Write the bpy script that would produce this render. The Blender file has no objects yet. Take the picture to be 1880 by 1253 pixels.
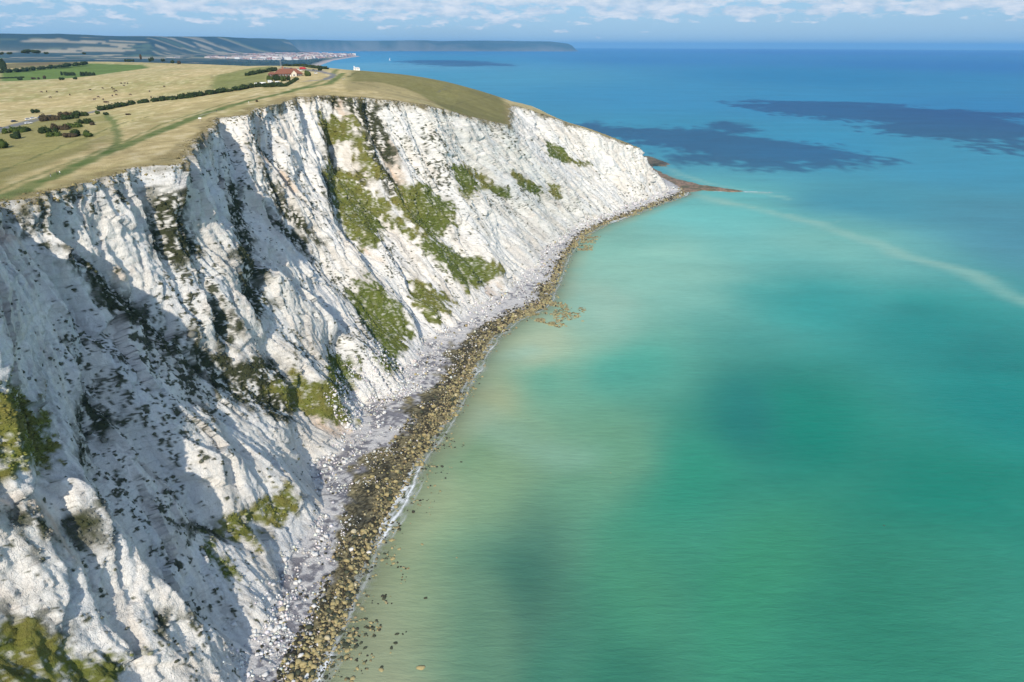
import bpy, bmesh, math, random
import numpy as np
from mathutils import Vector, Matrix
random.seed(7); np.random.seed(7)
R_ = math.radians
scn = bpy.context.scene
COL = scn.collection
# ---------------------------------------------------------------- camera
cam_d = bpy.data.cameras.new('camera'); cam = bpy.data.objects.new('camera', cam_d); COL.objects.link(cam)
cam.location = (0, 0, 190.0)
cam_d.sensor_width = 36; cam_d.lens = 24.0; cam_d.clip_start = 1; cam_d.clip_end = 200000
cam.rotation_euler = (Matrix.Rotation(R_(90 - 23.45), 3, 'X') @ Matrix.Rotation(R_(0.18), 3, 'Z')).to_euler()
scn.camera = cam
# ---------------------------------------------------------------- exposure
scn.view_settings.view_transform = 'Standard'; scn.view_settings.look = 'None'
scn.view_settings.exposure = 0.16; scn.view_settings.gamma = 1.0; scn.view_settings.use_curve_mapping = False
# ---------------------------------------------------------------- sun and sky
SUN_EL = 32.5
SUN_TRAVEL = 6.0              # degrees east of the view axis that the light travels towards
sx, sy = -math.sin(R_(SUN_TRAVEL)), -math.cos(R_(SUN_TRAVEL))      # horizontal direction towards the sun
to_sun = Vector((sx * math.cos(R_(SUN_EL)), sy * math.cos(R_(SUN_EL)), math.sin(R_(SUN_EL))))
sun_d = bpy.data.lights.new('sun', 'SUN'); sun = bpy.data.objects.new('sun', sun_d); COL.objects.link(sun)
sun_d.energy = 4.05; sun_d.angle = R_(0.53); sun_d.color = (1.0, .925, .80)
sun.rotation_euler = to_sun.to_track_quat('Z', 'Y').to_euler(); sun.location = (0, 0, 3000)
world = bpy.data.worlds.new('World'); scn.world = world; world.use_nodes = True
wt = world.node_tree; wt.nodes.clear()
def N(t, typ, **kw):
    n = t.nodes.new(typ)
    for k, v in kw.items():
        if k.startswith('i_'): n.inputs[int(k[2:]) if k[2:].isdigit() else k[2:].replace('_', ' ')].default_value = v
        else: setattr(n, k, v)
    return n
def M(t, op, a, b=None, c=None, clamp=False):
    n = t.nodes.new('ShaderNodeMath'); n.operation = op; n.use_clamp = clamp
    for i, v in enumerate((a, b, c)):
        if v is None: continue
        if isinstance(v, (int, float)): n.inputs[i].default_value = v
        else: t.links.new(v, n.inputs[i])
    return n.outputs[0]
def mixc(t, f, a, b, typ='MIX'):
    n = t.nodes.new('ShaderNodeMix'); n.data_type = 'RGBA'; n.blend_type = typ
    for i, v in ((0, f), (6, a), (7, b)):
        if isinstance(v, (int, float)): n.inputs[i].default_value = v
        elif isinstance(v, tuple): n.inputs[i].default_value = v if len(v) == 4 else (*v, 1)
        else: t.links.new(v, n.inputs[i])
    return n.outputs[2]
def ramp(t, f, pts, interp='LINEAR'):
    n = t.nodes.new('ShaderNodeValToRGB'); cr = n.color_ramp; cr.interpolation = interp
    while len(cr.elements) < len(pts): cr.elements.new(.5)
    for e, (p, c) in zip(cr.elements, pts):
        e.position = p; e.color = (c, c, c, 1) if isinstance(c, (int, float)) else (*c, 1)
    t.links.new(f, n.inputs[0]); return n.outputs[0]
sky = N(wt, 'ShaderNodeTexSky', sky_type='NISHITA', sun_disc=False, sun_elevation=R_(SUN_EL), sun_rotation=math.atan2(sx, sy),
        altitude=100, air_density=1.0, dust_density=0.6, ozone_density=2.5)
# scattered cumulus over the whole sky, seen nearly edge-on towards the horizon
tc = N(wt, 'ShaderNodeTexCoord'); sep = N(wt, 'ShaderNodeSeparateXYZ'); wt.links.new(tc.outputs['Generated'], sep.inputs[0])
zz = M(wt, 'MAXIMUM', sep.outputs[2], 0.0)
az = M(wt, 'ARCTAN2', sep.outputs[0], sep.outputs[1])
def cloud_noise(sa, se, off, det, thr0, thr1):
    cmb = N(wt, 'ShaderNodeCombineXYZ')
    wt.links.new(M(wt, 'MULTIPLY', az, sa), cmb.inputs[0]); wt.links.new(M(wt, 'MULTIPLY', M(wt, 'POWER', zz, .8), se), cmb.inputs[1]); cmb.inputs[2].default_value = off
    nz = N(wt, 'ShaderNodeTexNoise', i_Scale=1.0, i_Detail=det, i_Roughness=.62); wt.links.new(cmb.outputs[0], nz.inputs['Vector'])
    return nz.outputs[0]
n1 = cloud_noise(32, 66, 3.7, 9, 0, 0); n0 = cloud_noise(3.2, 16, 9.1, 3, 0, 0)
elev = M(wt, 'MULTIPLY', zz, 1.0)
gate = ramp(wt, elev, [(0.0, 0.0), (0.012, 0.15), (0.03, .62), (0.05, 1.0), (.3, .75), (1, .5)])
v = M(wt, 'ADD', M(wt, 'MULTIPLY', n1, .72), M(wt, 'MULTIPLY', n0, .42))
v = M(wt, 'ADD', v, M(wt, 'MULTIPLY', M(wt, 'SUBTRACT', gate, .75), .32))
cl = ramp(wt, v, [(0.0, 0), (.525, 0), (.60, 1)])
shade = cloud_noise(32, 66, 4.0, 5, 0, 0)
ccol = mixc(wt, ramp(wt, shade, [(.35, 0), (.65, 1)]), (2.7, 3.6, 4.7), (4.9, 5.1, 5.6))
hz = ramp(wt, elev, [(0.0, 1.0), (.08, .9), (.35, 0.0)])
skc = mixc(wt, 1.0, sky.outputs[0], (1.18, 1.24, 1.27), 'MULTIPLY')
low = mixc(wt, ramp(wt, elev, [(0.0, 0), (.09, 1)]), (1.66, 2.95, 4.45), (.90, 2.33, 4.1))
skm = mixc(wt, M(wt, 'MULTIPLY', hz, .9), skc, low)
fin = mixc(wt, M(wt, 'MULTIPLY', cl, .8), skm, ccol)
bg = N(wt, 'ShaderNodeBackground', i_Strength=0.15); wt.links.new(fin, bg.inputs[0])
wo = N(wt, 'ShaderNodeOutputWorld'); wt.links.new(bg.outputs[0], wo.inputs[0])

# ---------------------------------------------------------------- object helpers
def tag(o, label=None, cat=None, group=None, kind=None):
    if label: o['label'] = label
    if cat: o['category'] = cat
    if group: o['group'] = group
    if kind: o['kind'] = kind
    return o
def grid_mesh(name, X, attrs=(), mask=None, smooth=True):
    a, b = X.shape[:2]
    idx = np.arange(a * b).reshape(a, b)
    q = np.stack([idx[:-1, :-1], idx[1:, :-1], idx[1:, 1:], idx[:-1, 1:]], -1).reshape(-1, 4)
    if mask is not None:
        m = (mask[:-1, :-1] | mask[1:, :-1] | mask[1:, 1:] | mask[:-1, 1:]).reshape(-1); q = q[m]
    return poly_mesh(name, X.reshape(-1, 3), q, attrs, smooth)
def poly_mesh(name, V, Fc, attrs=(), smooth=True):
    me = bpy.data.meshes.new(name); n = Fc.shape[1]
    me.vertices.add(len(V)); me.vertices.foreach_set('co', np.ascontiguousarray(V, np.float32).ravel())
    me.loops.add(Fc.size); me.loops.foreach_set('vertex_index', np.ascontiguousarray(Fc, np.int32).ravel())
    me.polygons.add(len(Fc)); me.polygons.foreach_set('loop_start', np.arange(0, Fc.size, n, dtype=np.int32))
    me.polygons.foreach_set('loop_total', np.full(len(Fc), n, np.int32))
    if smooth: me.polygons.foreach_set('use_smooth', np.ones(len(Fc), bool))
    for an, arr in attrs:
        arr = np.asarray(arr)
        if arr.shape[-1] == 3 and arr.size == len(V) * 3:
            at = me.attributes.new(an, 'FLOAT_COLOR', 'POINT')
            at.data.foreach_set('color', np.concatenate([arr.reshape(-1, 3), np.ones((len(V), 1))], 1).astype(np.float32).ravel())
        else:
            at = me.attributes.new(an, 'FLOAT', 'POINT'); at.data.foreach_set('value', arr.reshape(-1).astype(np.float32))
    me.update(); me.validate(); return me
def link(name, me, mat, parent=None):
    o = bpy.data.objects.new(name, me); COL.objects.link(o)
    if mat is not None:
        for m in (mat if isinstance(mat, (list, tuple)) else [mat]): me.materials.append(m)
    if parent: o.parent = parent
    return o
def mat_new(name):
    m = bpy.data.materials.new(name); m.use_nodes = True; t = m.node_tree
    return m, t, t.nodes['Principled BSDF']
def plain(name, col, rough=.7, var=.15, scale=2.0, metal=0.0, spec=.4):
    m, t, b = mat_new(name)
    g = N(t, 'ShaderNodeNewGeometry'); nz = N(t, 'ShaderNodeTexNoise', i_Scale=scale, i_Detail=4.0); t.links.new(g.outputs['Position'], nz.inputs['Vector'])
    f = M(t, 'ADD', M(t, 'MULTIPLY', nz.outputs[0], 2 * var), 1 - var)
    c = N(t, 'ShaderNodeVectorMath', operation='SCALE'); c.inputs[0].default_value = col; t.links.new(f, c.inputs['Scale'])
    t.links.new(c.outputs[0], b.inputs['Base Color']); b.inputs['Roughness'].default_value = rough; b.inputs['Metallic'].default_value = metal
    b.inputs['Specular IOR Level'].default_value = spec
    return m
def attr_mat(name, rough=.9, noise=((1.2, .25), (.25, .2)), bump=((1.0, .5),), spec=.15, strata=0.0):
    """vertex colour 'col' times fine world-space noise, with relief in the normal"""
    m, t, b = mat_new(name)
    a = N(t, 'ShaderNodeAttribute', attribute_name='col'); g = N(t, 'ShaderNodeNewGeometry')
    f = None
    for sc, am in noise:
        nz = N(t, 'ShaderNodeTexNoise', i_Scale=sc, i_Detail=5.0, i_Roughness=.65); t.links.new(g.outputs['Position'], nz.inputs['Vector'])
        k = M(t, 'ADD', M(t, 'MULTIPLY', M(t, 'SUBTRACT', nz.outputs[0], .5), 2 * am * 1.6), 1.0)
        f = k if f is None else M(t, 'MULTIPLY', f, k)
    c = N(t, 'ShaderNodeVectorMath', operation='SCALE'); t.links.new(a.outputs['Color'], c.inputs[0]); t.links.new(f, c.inputs['Scale'])
    t.links.new(c.outputs[0], b.inputs['Base Color']); b.inputs['Roughness'].default_value = rough; b.inputs['Specular IOR Level'].default_value = spec
    nrm = None
    for sc, st in bump:
        nz = N(t, 'ShaderNodeTexNoise', i_Scale=sc, i_Detail=6.0, i_Roughness=.7); t.links.new(g.outputs['Position'], nz.inputs['Vector'])
        bp = N(t, 'ShaderNodeBump', i_Strength=st, i_Distance=.6 / sc)
        t.links.new(nz.outputs[0], bp.inputs['Height'])
        if nrm is not None: t.links.new(nrm, bp.inputs['Normal'])
        nrm = bp.outputs[0]
    if nrm is not None: t.links.new(nrm, b.inputs['Normal'])
    return m
def srgb(r, g, b):
    return tuple(((c / 255) / 12.92 if c / 255 < .04045 else ((c / 255 + .055) / 1.055) ** 2.4) for c in (r, g, b))
# ---------------------------------------------------------------- numpy helpers
H_CAM = 190.0
def _hash(ix, iy, iz, seed):
    h = (ix * 374761393 + iy * 668265263 + iz * 2147483647 + seed * 1274126177) & 0xFFFFFFFF
    h = ((h ^ (h >> 13)) * 1274126177) & 0xFFFFFFFF
    h = ((h ^ (h >> 16)) * 2246822519) & 0xFFFFFFFF
    return ((h ^ (h >> 15)) & 0xFFFFFF) / float(0xFFFFFF)
def vnoise(x, y, z=None, seed=0):
    """smooth value noise in -1..1"""
    x = np.asarray(x, float); y = np.asarray(y, float)
    ix = np.floor(x).astype(np.int64); iy = np.floor(y).astype(np.int64)
    fx = x - ix; fy = y - iy
    fx = fx * fx * fx * (fx * (fx * 6 - 15) + 10); fy = fy * fy * fy * (fy * (fy * 6 - 15) + 10)
    def layer(iz):
        a = _hash(ix, iy, iz, seed); b = _hash(ix + 1, iy, iz, seed)
        c = _hash(ix, iy + 1, iz, seed); d = _hash(ix + 1, iy + 1, iz, seed)
        return (a + (b - a) * fx) * (1 - fy) + (c + (d - c) * fx) * fy
    if z is None:
        return layer(np.int64(0)) * 2 - 1
    z = np.asarray(z, float); iz = np.floor(z).astype(np.int64); fz = z - iz
    fz = fz * fz * (3 - 2 * fz)
    return (layer(iz) * (1 - fz) + layer(iz + 1) * fz) * 2 - 1
def fbm(x, y, z=None, o=4, seed=0, gain=.5):
    s = 0; a = 1; n = 0
    for k in range(o):
        f = 2.03 ** k
        s = s + a * vnoise(x * f + 17.3 * k, y * f - 9.1 * k, None if z is None else z * f, seed + k); n += a; a *= gain
    return s / n
def ridged(x, y, z=None, o=3, seed=0):
    s = 0; a = 1; n = 0
    for k in range(o):
        f = 2.1 ** k
        s = s + a * (1 - 2 * np.abs(vnoise(x * f + 7.7 * k, y * f + 3.1 * k, None if z is None else z * f, seed + k))); n += a; a *= .5
    return s / n
def sstep(a, b, x):
    t = np.clip((x - a) / (b - a), 0, 1); return t * t * (3 - 2 * t)
def seg_dist(px, py, pts, vals=None):
    """distance of points to a polyline, and the value along it"""
    best = np.full(px.shape, 1e9); bv = np.zeros(px.shape)
    for i in range(len(pts) - 1):
        ax, ay = pts[i][:2]; bx, by = pts[i + 1][:2]
        dx, dy = bx - ax, by - ay; L = dx * dx + dy * dy + 1e-9
        t = np.clip(((px - ax) * dx + (py - ay) * dy) / L, 0, 1)
        d = np.hypot(px - ax - t * dx, py - ay - t * dy)
        m = d < best
        best = np.where(m, d, best)
        if vals is not None: bv = np.where(m, vals[i] + (vals[i + 1] - vals[i]) * t, bv)
    return (best, bv) if vals is not None else best
def poly_sd(px, py, pts):
    """signed distance to a polygon, positive inside"""
    inside = np.zeros(px.shape, bool); n = len(pts)
    for i in range(n):
        ax, ay = pts[i]; bx, by = pts[(i + 1) % n]
        c = (ay > py) != (by > py)
        xs = ax + (py - ay) * (bx - ax) / ((by - ay) if by != ay else 1e-9)
        inside ^= c & (px < xs)
    d = seg_dist(px, py, list(pts) + [pts[0]])
    return np.where(inside, d, -d)
def tps(P, V):
    P = np.array(P, float) / 100.; V = np.array(V, float); n = len(P)
    def U(r): return np.where(r > 0, r * r * np.log(r + 1e-12), 0)
    A = np.zeros((n + 3, n + 3)); D = np.hypot(P[:, None, 0] - P[None, :, 0], P[:, None, 1] - P[None, :, 1])
    A[:n, :n] = U(D) + np.eye(n) * 2.; A[:n, n] = 1; A[:n, n + 1:] = P; A[n, :n] = 1; A[n + 1:, :n] = P.T
    w = np.linalg.solve(A, np.concatenate([V, np.zeros(3)]))
    def f(x, y):
        x = np.asarray(x, float) / 100.; y = np.asarray(y, float) / 100.
        o = w[n] + w[n + 1] * x + w[n + 2] * y
        for i in range(n): o = o + w[i] * U(np.hypot(x - P[i, 0], y - P[i, 1]))
        return o
    return f

def facets(x, y, seed, tilt=1.0):
    """broken rock: irregular cells, each with its own height and slant"""
    ix, iy = np.floor(x).astype(np.int64), np.floor(y).astype(np.int64)
    b1 = np.full(x.shape, 9.); out = np.zeros(x.shape)
    for a in (-1, 0, 1):
        for b in (-1, 0, 1):
            jx = ix + a + _hash(ix + a, iy + b, 1, seed); jy = iy + b + _hash(ix + a, iy + b, 2, seed)
            dx, dy = x - jx, y - jy; d = dx * dx + dy * dy
            h = _hash(ix + a, iy + b, 3, seed) - .5 + tilt * (dx * (_hash(ix + a, iy + b, 4, seed) - .5) + dy * (_hash(ix + a, iy + b, 5, seed) - .5))
            m = d < b1; b1 = np.where(m, d, b1); out = np.where(m, h, out)
    return out
# ---------------------------------------------------------------- the coast: cliff top, cliff foot, waterline (metres)
#            top x,y,z          foot x,y      water x,y    steepness
STATIONS = [
 ((-225, -20, 130), (-150,   0), (-105, -10), 1.5),
 ((-215,  40, 132), (-135,  60), ( -90,  50), 1.5),
 ((-168, 110, 138), ( -96, 105), ( -70, 110), 1.5),
 ((-146, 172, 140), ( -88, 150), ( -68, 159), 1.5),
 ((-180, 226, 137), ( -88, 191), ( -62, 188), 1.5),
 ((-169, 245, 140), ( -86, 229), ( -59, 222), 1.5),
 ((-162, 273, 142), ( -92, 280), ( -48, 290), 1.5),
 ((-148, 312, 146), ( -83, 325), ( -36, 330), 1.5),
 ((-180, 440, 147), ( -60, 375), ( -27, 383), 1.5),
 ((-173, 494, 150), ( -54, 430), ( -15, 440), 1.45),
 ((-163, 558, 153), ( -40, 471), (   0, 475), 1.4),
 ((-124, 562, 156), ( -13, 519), (  26, 511), 1.35),
 ((-102, 575, 151), (   9, 568), (  36, 560), 1.3),
 (( -80, 596, 145), (  32, 645), (  50, 640), 1.3),
 (( -62, 621, 137), (  52, 710), (  72, 720), 1.25),
 (( -36, 668, 122), (  76, 759), (  98, 768), 1.2),
 ((   2, 729, 104), ( 102, 794), ( 128, 808), 1.2),
 ((  -2, 850, 128), ( 126, 832), ( 150, 835), 1.2),
 ((  68, 896, 101), ( 158, 880), ( 190, 890), 1.2),
 (( 153, 949,  75), ( 194, 930), ( 235, 945), 1.2),
 (( 175, 961,  52), ( 222, 975), ( 250, 985), 1.2),
 (( 165,1000,  60), ( 215,1050), ( 240,1080), 1.2),
 (( 110,1060,  80), ( 160,1130), ( 190,1170), 1.2)]
PLATEAU_PTS = [(-201,271,141),(-281,385,138),(-364,541,137),(-339,602,140),(-807,1146,135),(-787,1302,137),
 (-1400,1850,162),(-1280,1830,168),(-1010,1750,166),(-900,1620,162),(-680,1500,153),(-322,795,147),(-332,686,143),(-435,1272,155),
 (-253,734,153),(-248,808,155),(-306,1211,157),(-204,960,160),(-145,666,159),(-116,813,158),(-57,835,148),(-28,887,138),
 (-54,780,132),(-23,733,125),(-90,629,152),(-7,791,117),(-260,100,138),(-350,0,138),(-400,250,137),(-900,800,136),(-600,600,136),
 (-1500,1200,140),(-60,950,140),(20,1000,105),(60,1060,90),(-1700,2600,110),(-1000,2500,100),(-500,2300,90),(-250,1700,110),(-100,1200,120)]
_st = np.array([[*a, *b, *c, p] for a, b, c, p in STATIONS], float)
_mid = (_st[:, :2] + _st[:, 3:5]) / 2
_cum = np.concatenate([[0], np.cumsum(np.hypot(*np.diff(_mid, axis=0).T))])
SLEN = _cum[-1]
def _smooth(a, k):
    w = np.hanning(k * 2 + 3)[1:-1]; w /= w.sum()
    p = np.concatenate([2 * a[0] - a[k:0:-1], a, 2 * a[-1] - a[-2:-k - 2:-1]])
    return np.convolve(p, w, 'valid')
_sd = np.arange(0, SLEN, .5)
_sm = np.stack([_smooth(np.interp(_sd, _cum, _st[:, j]), 30) for j in range(8)], 1)
def station(s): return np.stack([np.interp(s, _sd, _sm[:, j]) for j in range(8)], -1)
zplat = tps([p[:2] for p in PLATEAU_PTS] + [tuple(r[:2]) for r in _st], [p[2] for p in PLATEAU_PTS] + [r[2] for r in _st])
SLANT = 165.0
NI, NC, NB = 44, 310, 72                      # rows: inland strip, cliff face, beach and shallows
def make_cliff(step=1.0, lines=(), fine=True):
    # columns: closer together near the viewer
    s = [0.]
    while s[-1] < SLEN - 1:
        q = s[-1]; s.append(q + step * (1.3 if q < 130 else .66 if q < 480 else .66 + .75 * min(1, (q - 480) / 350)))
    s = np.array(s); ns = len(s)
    st = station(s)
    T, F, W, pw = st[:, 0:2], st[:, 3:5], st[:, 5:7], st[:, 7]
    zT = zplat(T[:, 0], T[:, 1])
    # plan direction pointing seaward, smoothed
    tang = np.gradient(_smooth((T + F)[:, 0], 40) / 2, s), np.gradient(_smooth((T + F)[:, 1], 40) / 2, s)
    n = np.stack([tang[1], -tang[0]], 1); n /= np.linalg.norm(n, axis=1)[:, None]
    d2 = F - T; d2 = d2 / np.linalg.norm(d2, axis=1)[:, None]
    n = n * .5 + d2 * .5; n = np.stack([_smooth(n[:, 0], 25), _smooth(n[:, 1], 25)], 1); n /= np.linalg.norm(n, axis=1)[:, None]
    nc = int(NC / step) if step > 1 else NC; ni = NI; nb = int(NB / step) if step > 1 else NB
    v = np.linspace(0, 1, nc + 1)[1:]                     # cliff
    u = -60 * (np.linspace(1, 0, ni + 1)) ** 1.9          # inland strip
    b = np.linspace(0, 1, nb + 1)[1:]                     # beach
    rows = ni + 1 + nc + nb
    S = np.repeat(s[:, None], rows, 1); Tm = np.zeros((ns, rows))
    X = np.zeros((ns, rows, 3)); kind = np.zeros(rows)
    # cliff
    hv = v[None, :] ** pw[:, None]
    c0 = ni + 1
    for k in (0, 1): X[:, c0:c0 + nc, k] = T[:, None, k] + (F - T)[:, None, k] * hv
    zf = 4.5
    X[:, c0:c0 + nc, 2] = zT[:, None] + (zf - zT)[:, None] * v[None, :]
    Tm[:, c0:c0 + nc] = v * SLANT
    # inland
    for k in (0, 1): X[:, :c0, k] = T[:, None, k] + n[:, None, k] * u[None, :]
    Tm[:, :c0] = u
    # beach then shelf: first 60% of the rows up to the waterline, the rest under water
    bb = np.where(b < .62, b / .62, 1 + (b - .62) / .38 * 1.0)
    wl = np.linalg.norm(W - F, axis=1)
    ext = 75.0
    off = np.where(bb <= 1, bb, 1)[None, :] ; un = np.clip(bb - 1, 0, 1)[None, :] ** 1.3 * ext
    for k in (0, 1): X[:, c0 + nc:, k] = F[:, None, k] + (W - F)[:, None, k] * off + n[:, None, k] * un
    X[:, c0 + nc:, 2] = np.where(bb <= 1, zf * np.clip(1 - bb, 0, 1) ** .8, 0)[None, :] - np.clip(bb - 1, 0, 1) ** 1.1 * 7
    Tm[:, c0 + nc:] = SLANT + bb * 30
    # ---- relief
    env = sstep(-16, 0, Tm)                                # fades inland
    bf = 1 - sstep(SLANT + 2, SLANT + 20, Tm)              # fades over the beach
    d = np.zeros((ns, rows))
    if len(lines):
        cs = slice(None, None, 3); 
        Sc, Tc = S[::3, ::3], Tm[::3, ::3].clip(0, SLANT + 8)
        num = np.zeros(Sc.shape); den = np.full(Sc.shape, (1 / 16.) ** 2.2)
        for ln in lines:
            pts = [(p[0], p[1]) for p in ln]; am = [p[2] for p in ln]
            dd, vv = seg_dist(Sc * 1.0, Tc * .55, [(p[0], p[1] * .55) for p in pts], am)
            w = 1 / (dd + .5) ** 2.2
            num += w * vv; den += w
        dc = num / den
        kx = np.exp(-np.arange(-4, 5) ** 2 / 4.5); kx /= kx.sum()
        for ax in (0, 1):
            pd = np.pad(dc, [(4, 4) if k == ax else (0, 0) for k in (0, 1)], mode='edge')
            dc = sum(kx[j] * (pd[j:j + dc.shape[0]] if ax == 0 else pd[:, j:j + dc.shape[1]]) for j in range(9))
        si = np.arange(ns) / 3.; ri = np.arange(rows) / 3.
        a = np.stack([np.interp(ri, np.arange(dc.shape[1]), dc[i]) for i in range(dc.shape[0])])
        d = np.stack([np.interp(si, np.arange(a.shape[0]), a[:, j]) for j in range(rows)], 1)
    traced = d.copy()
    z0 = X[:, :, 2]
    wr = fbm(S / 30, Tm / 45, seed=5, o=3) * 7
    up = 1 - sstep(.30, .62, Tm / SLANT + .12 * vnoise(S / 35, Tm * 0, seed=3))      # the steep upper wall
    Sw = S + wr + Tm * .05
    fl = ridged(Sw / 17, Tm / 130, seed=11, o=2) * 2.6 + ridged(Sw / 6.5, Tm / 60, seed=21, o=2) * (1.0 + 1.1 * up + 1.0 * up * sstep(380, 430, S) * sstep(620, 560, S))
    lo = ridged((S + wr * 1.6 - Tm * .1) / 13, Tm / 70, seed=31, o=3) * 2.3
    d = d + (fl * (.28 + .55 * up) + lo * .5 * (1 - up)) * (.35 + .65 * sstep(0, 14, Tm + 8))
    if fine:
        d = d + fbm(X[..., 0] / 9, X[..., 1] / 9, z0 / 9, seed=41, o=2) * 1.0
        q1 = S + wr * 1.2 + Tm * .12 + fbm(S / 4, Tm / 9, seed=43, o=2) * 1.2
        d = d + facets(q1 / 8, Tm / 26, 401, 1.6) * 3.1 + facets(q1 / 3.1, Tm / 9, 402, 1.5) * .95 + facets(q1 / 1.25, Tm / 2.6 + q1 * .1, 403, 1.3) * .36
        d = d + ridged(Sw / 2.3, Tm / 11, z0 / 9, seed=45, o=2) * .45
        blk = np.abs(fbm(X[..., 0] / 2.6, X[..., 1] / 2.6, z0 / 2.2, seed=51, o=3, gain=.55))
        d = d + (.5 - blk * 2.2) * .22
        d = d + fbm(X[..., 0] / .9, X[..., 1] / .9, z0 / .9, seed=61, o=2) * .16
        d = d + (vnoise(z0 * 0, z0 / 1.3 + .03 * S, seed=71) * .25) * up
    d = d * env * bf
    hz = sstep(0, 20, Tm) * (1 - sstep(SLANT - 25, SLANT, Tm))
    X[..., 0] += n[:, None, 0] * d * .92; X[..., 1] += n[:, None, 1] * d * .92
    X[..., 2] += d * .42 * hz
    edge = zplat(X[:, :c0 + 1, 0], X[:, :c0 + 1, 1])
    X[:, :c0, 2] = edge[:, :c0] + .15 + (fbm(X[:, :c0, 0] / 5, X[:, :c0, 1] / 5, seed=80) * .35) * env[:, :c0]
    if fine:   # beach relief
        k0 = c0 + nc
        X[:, k0:, 2] += fbm(X[:, k0:, 0] / 3, X[:, k0:, 1] / 3, seed=81, o=3) * .35 * sstep(SLANT, SLANT + 4, Tm[:, k0:])
    return dict(X=X, S=S, T=Tm, traced=traced, up=up, c0=c0, nc=nc, n=n, fl=fl, lo=lo, d=d)
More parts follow.
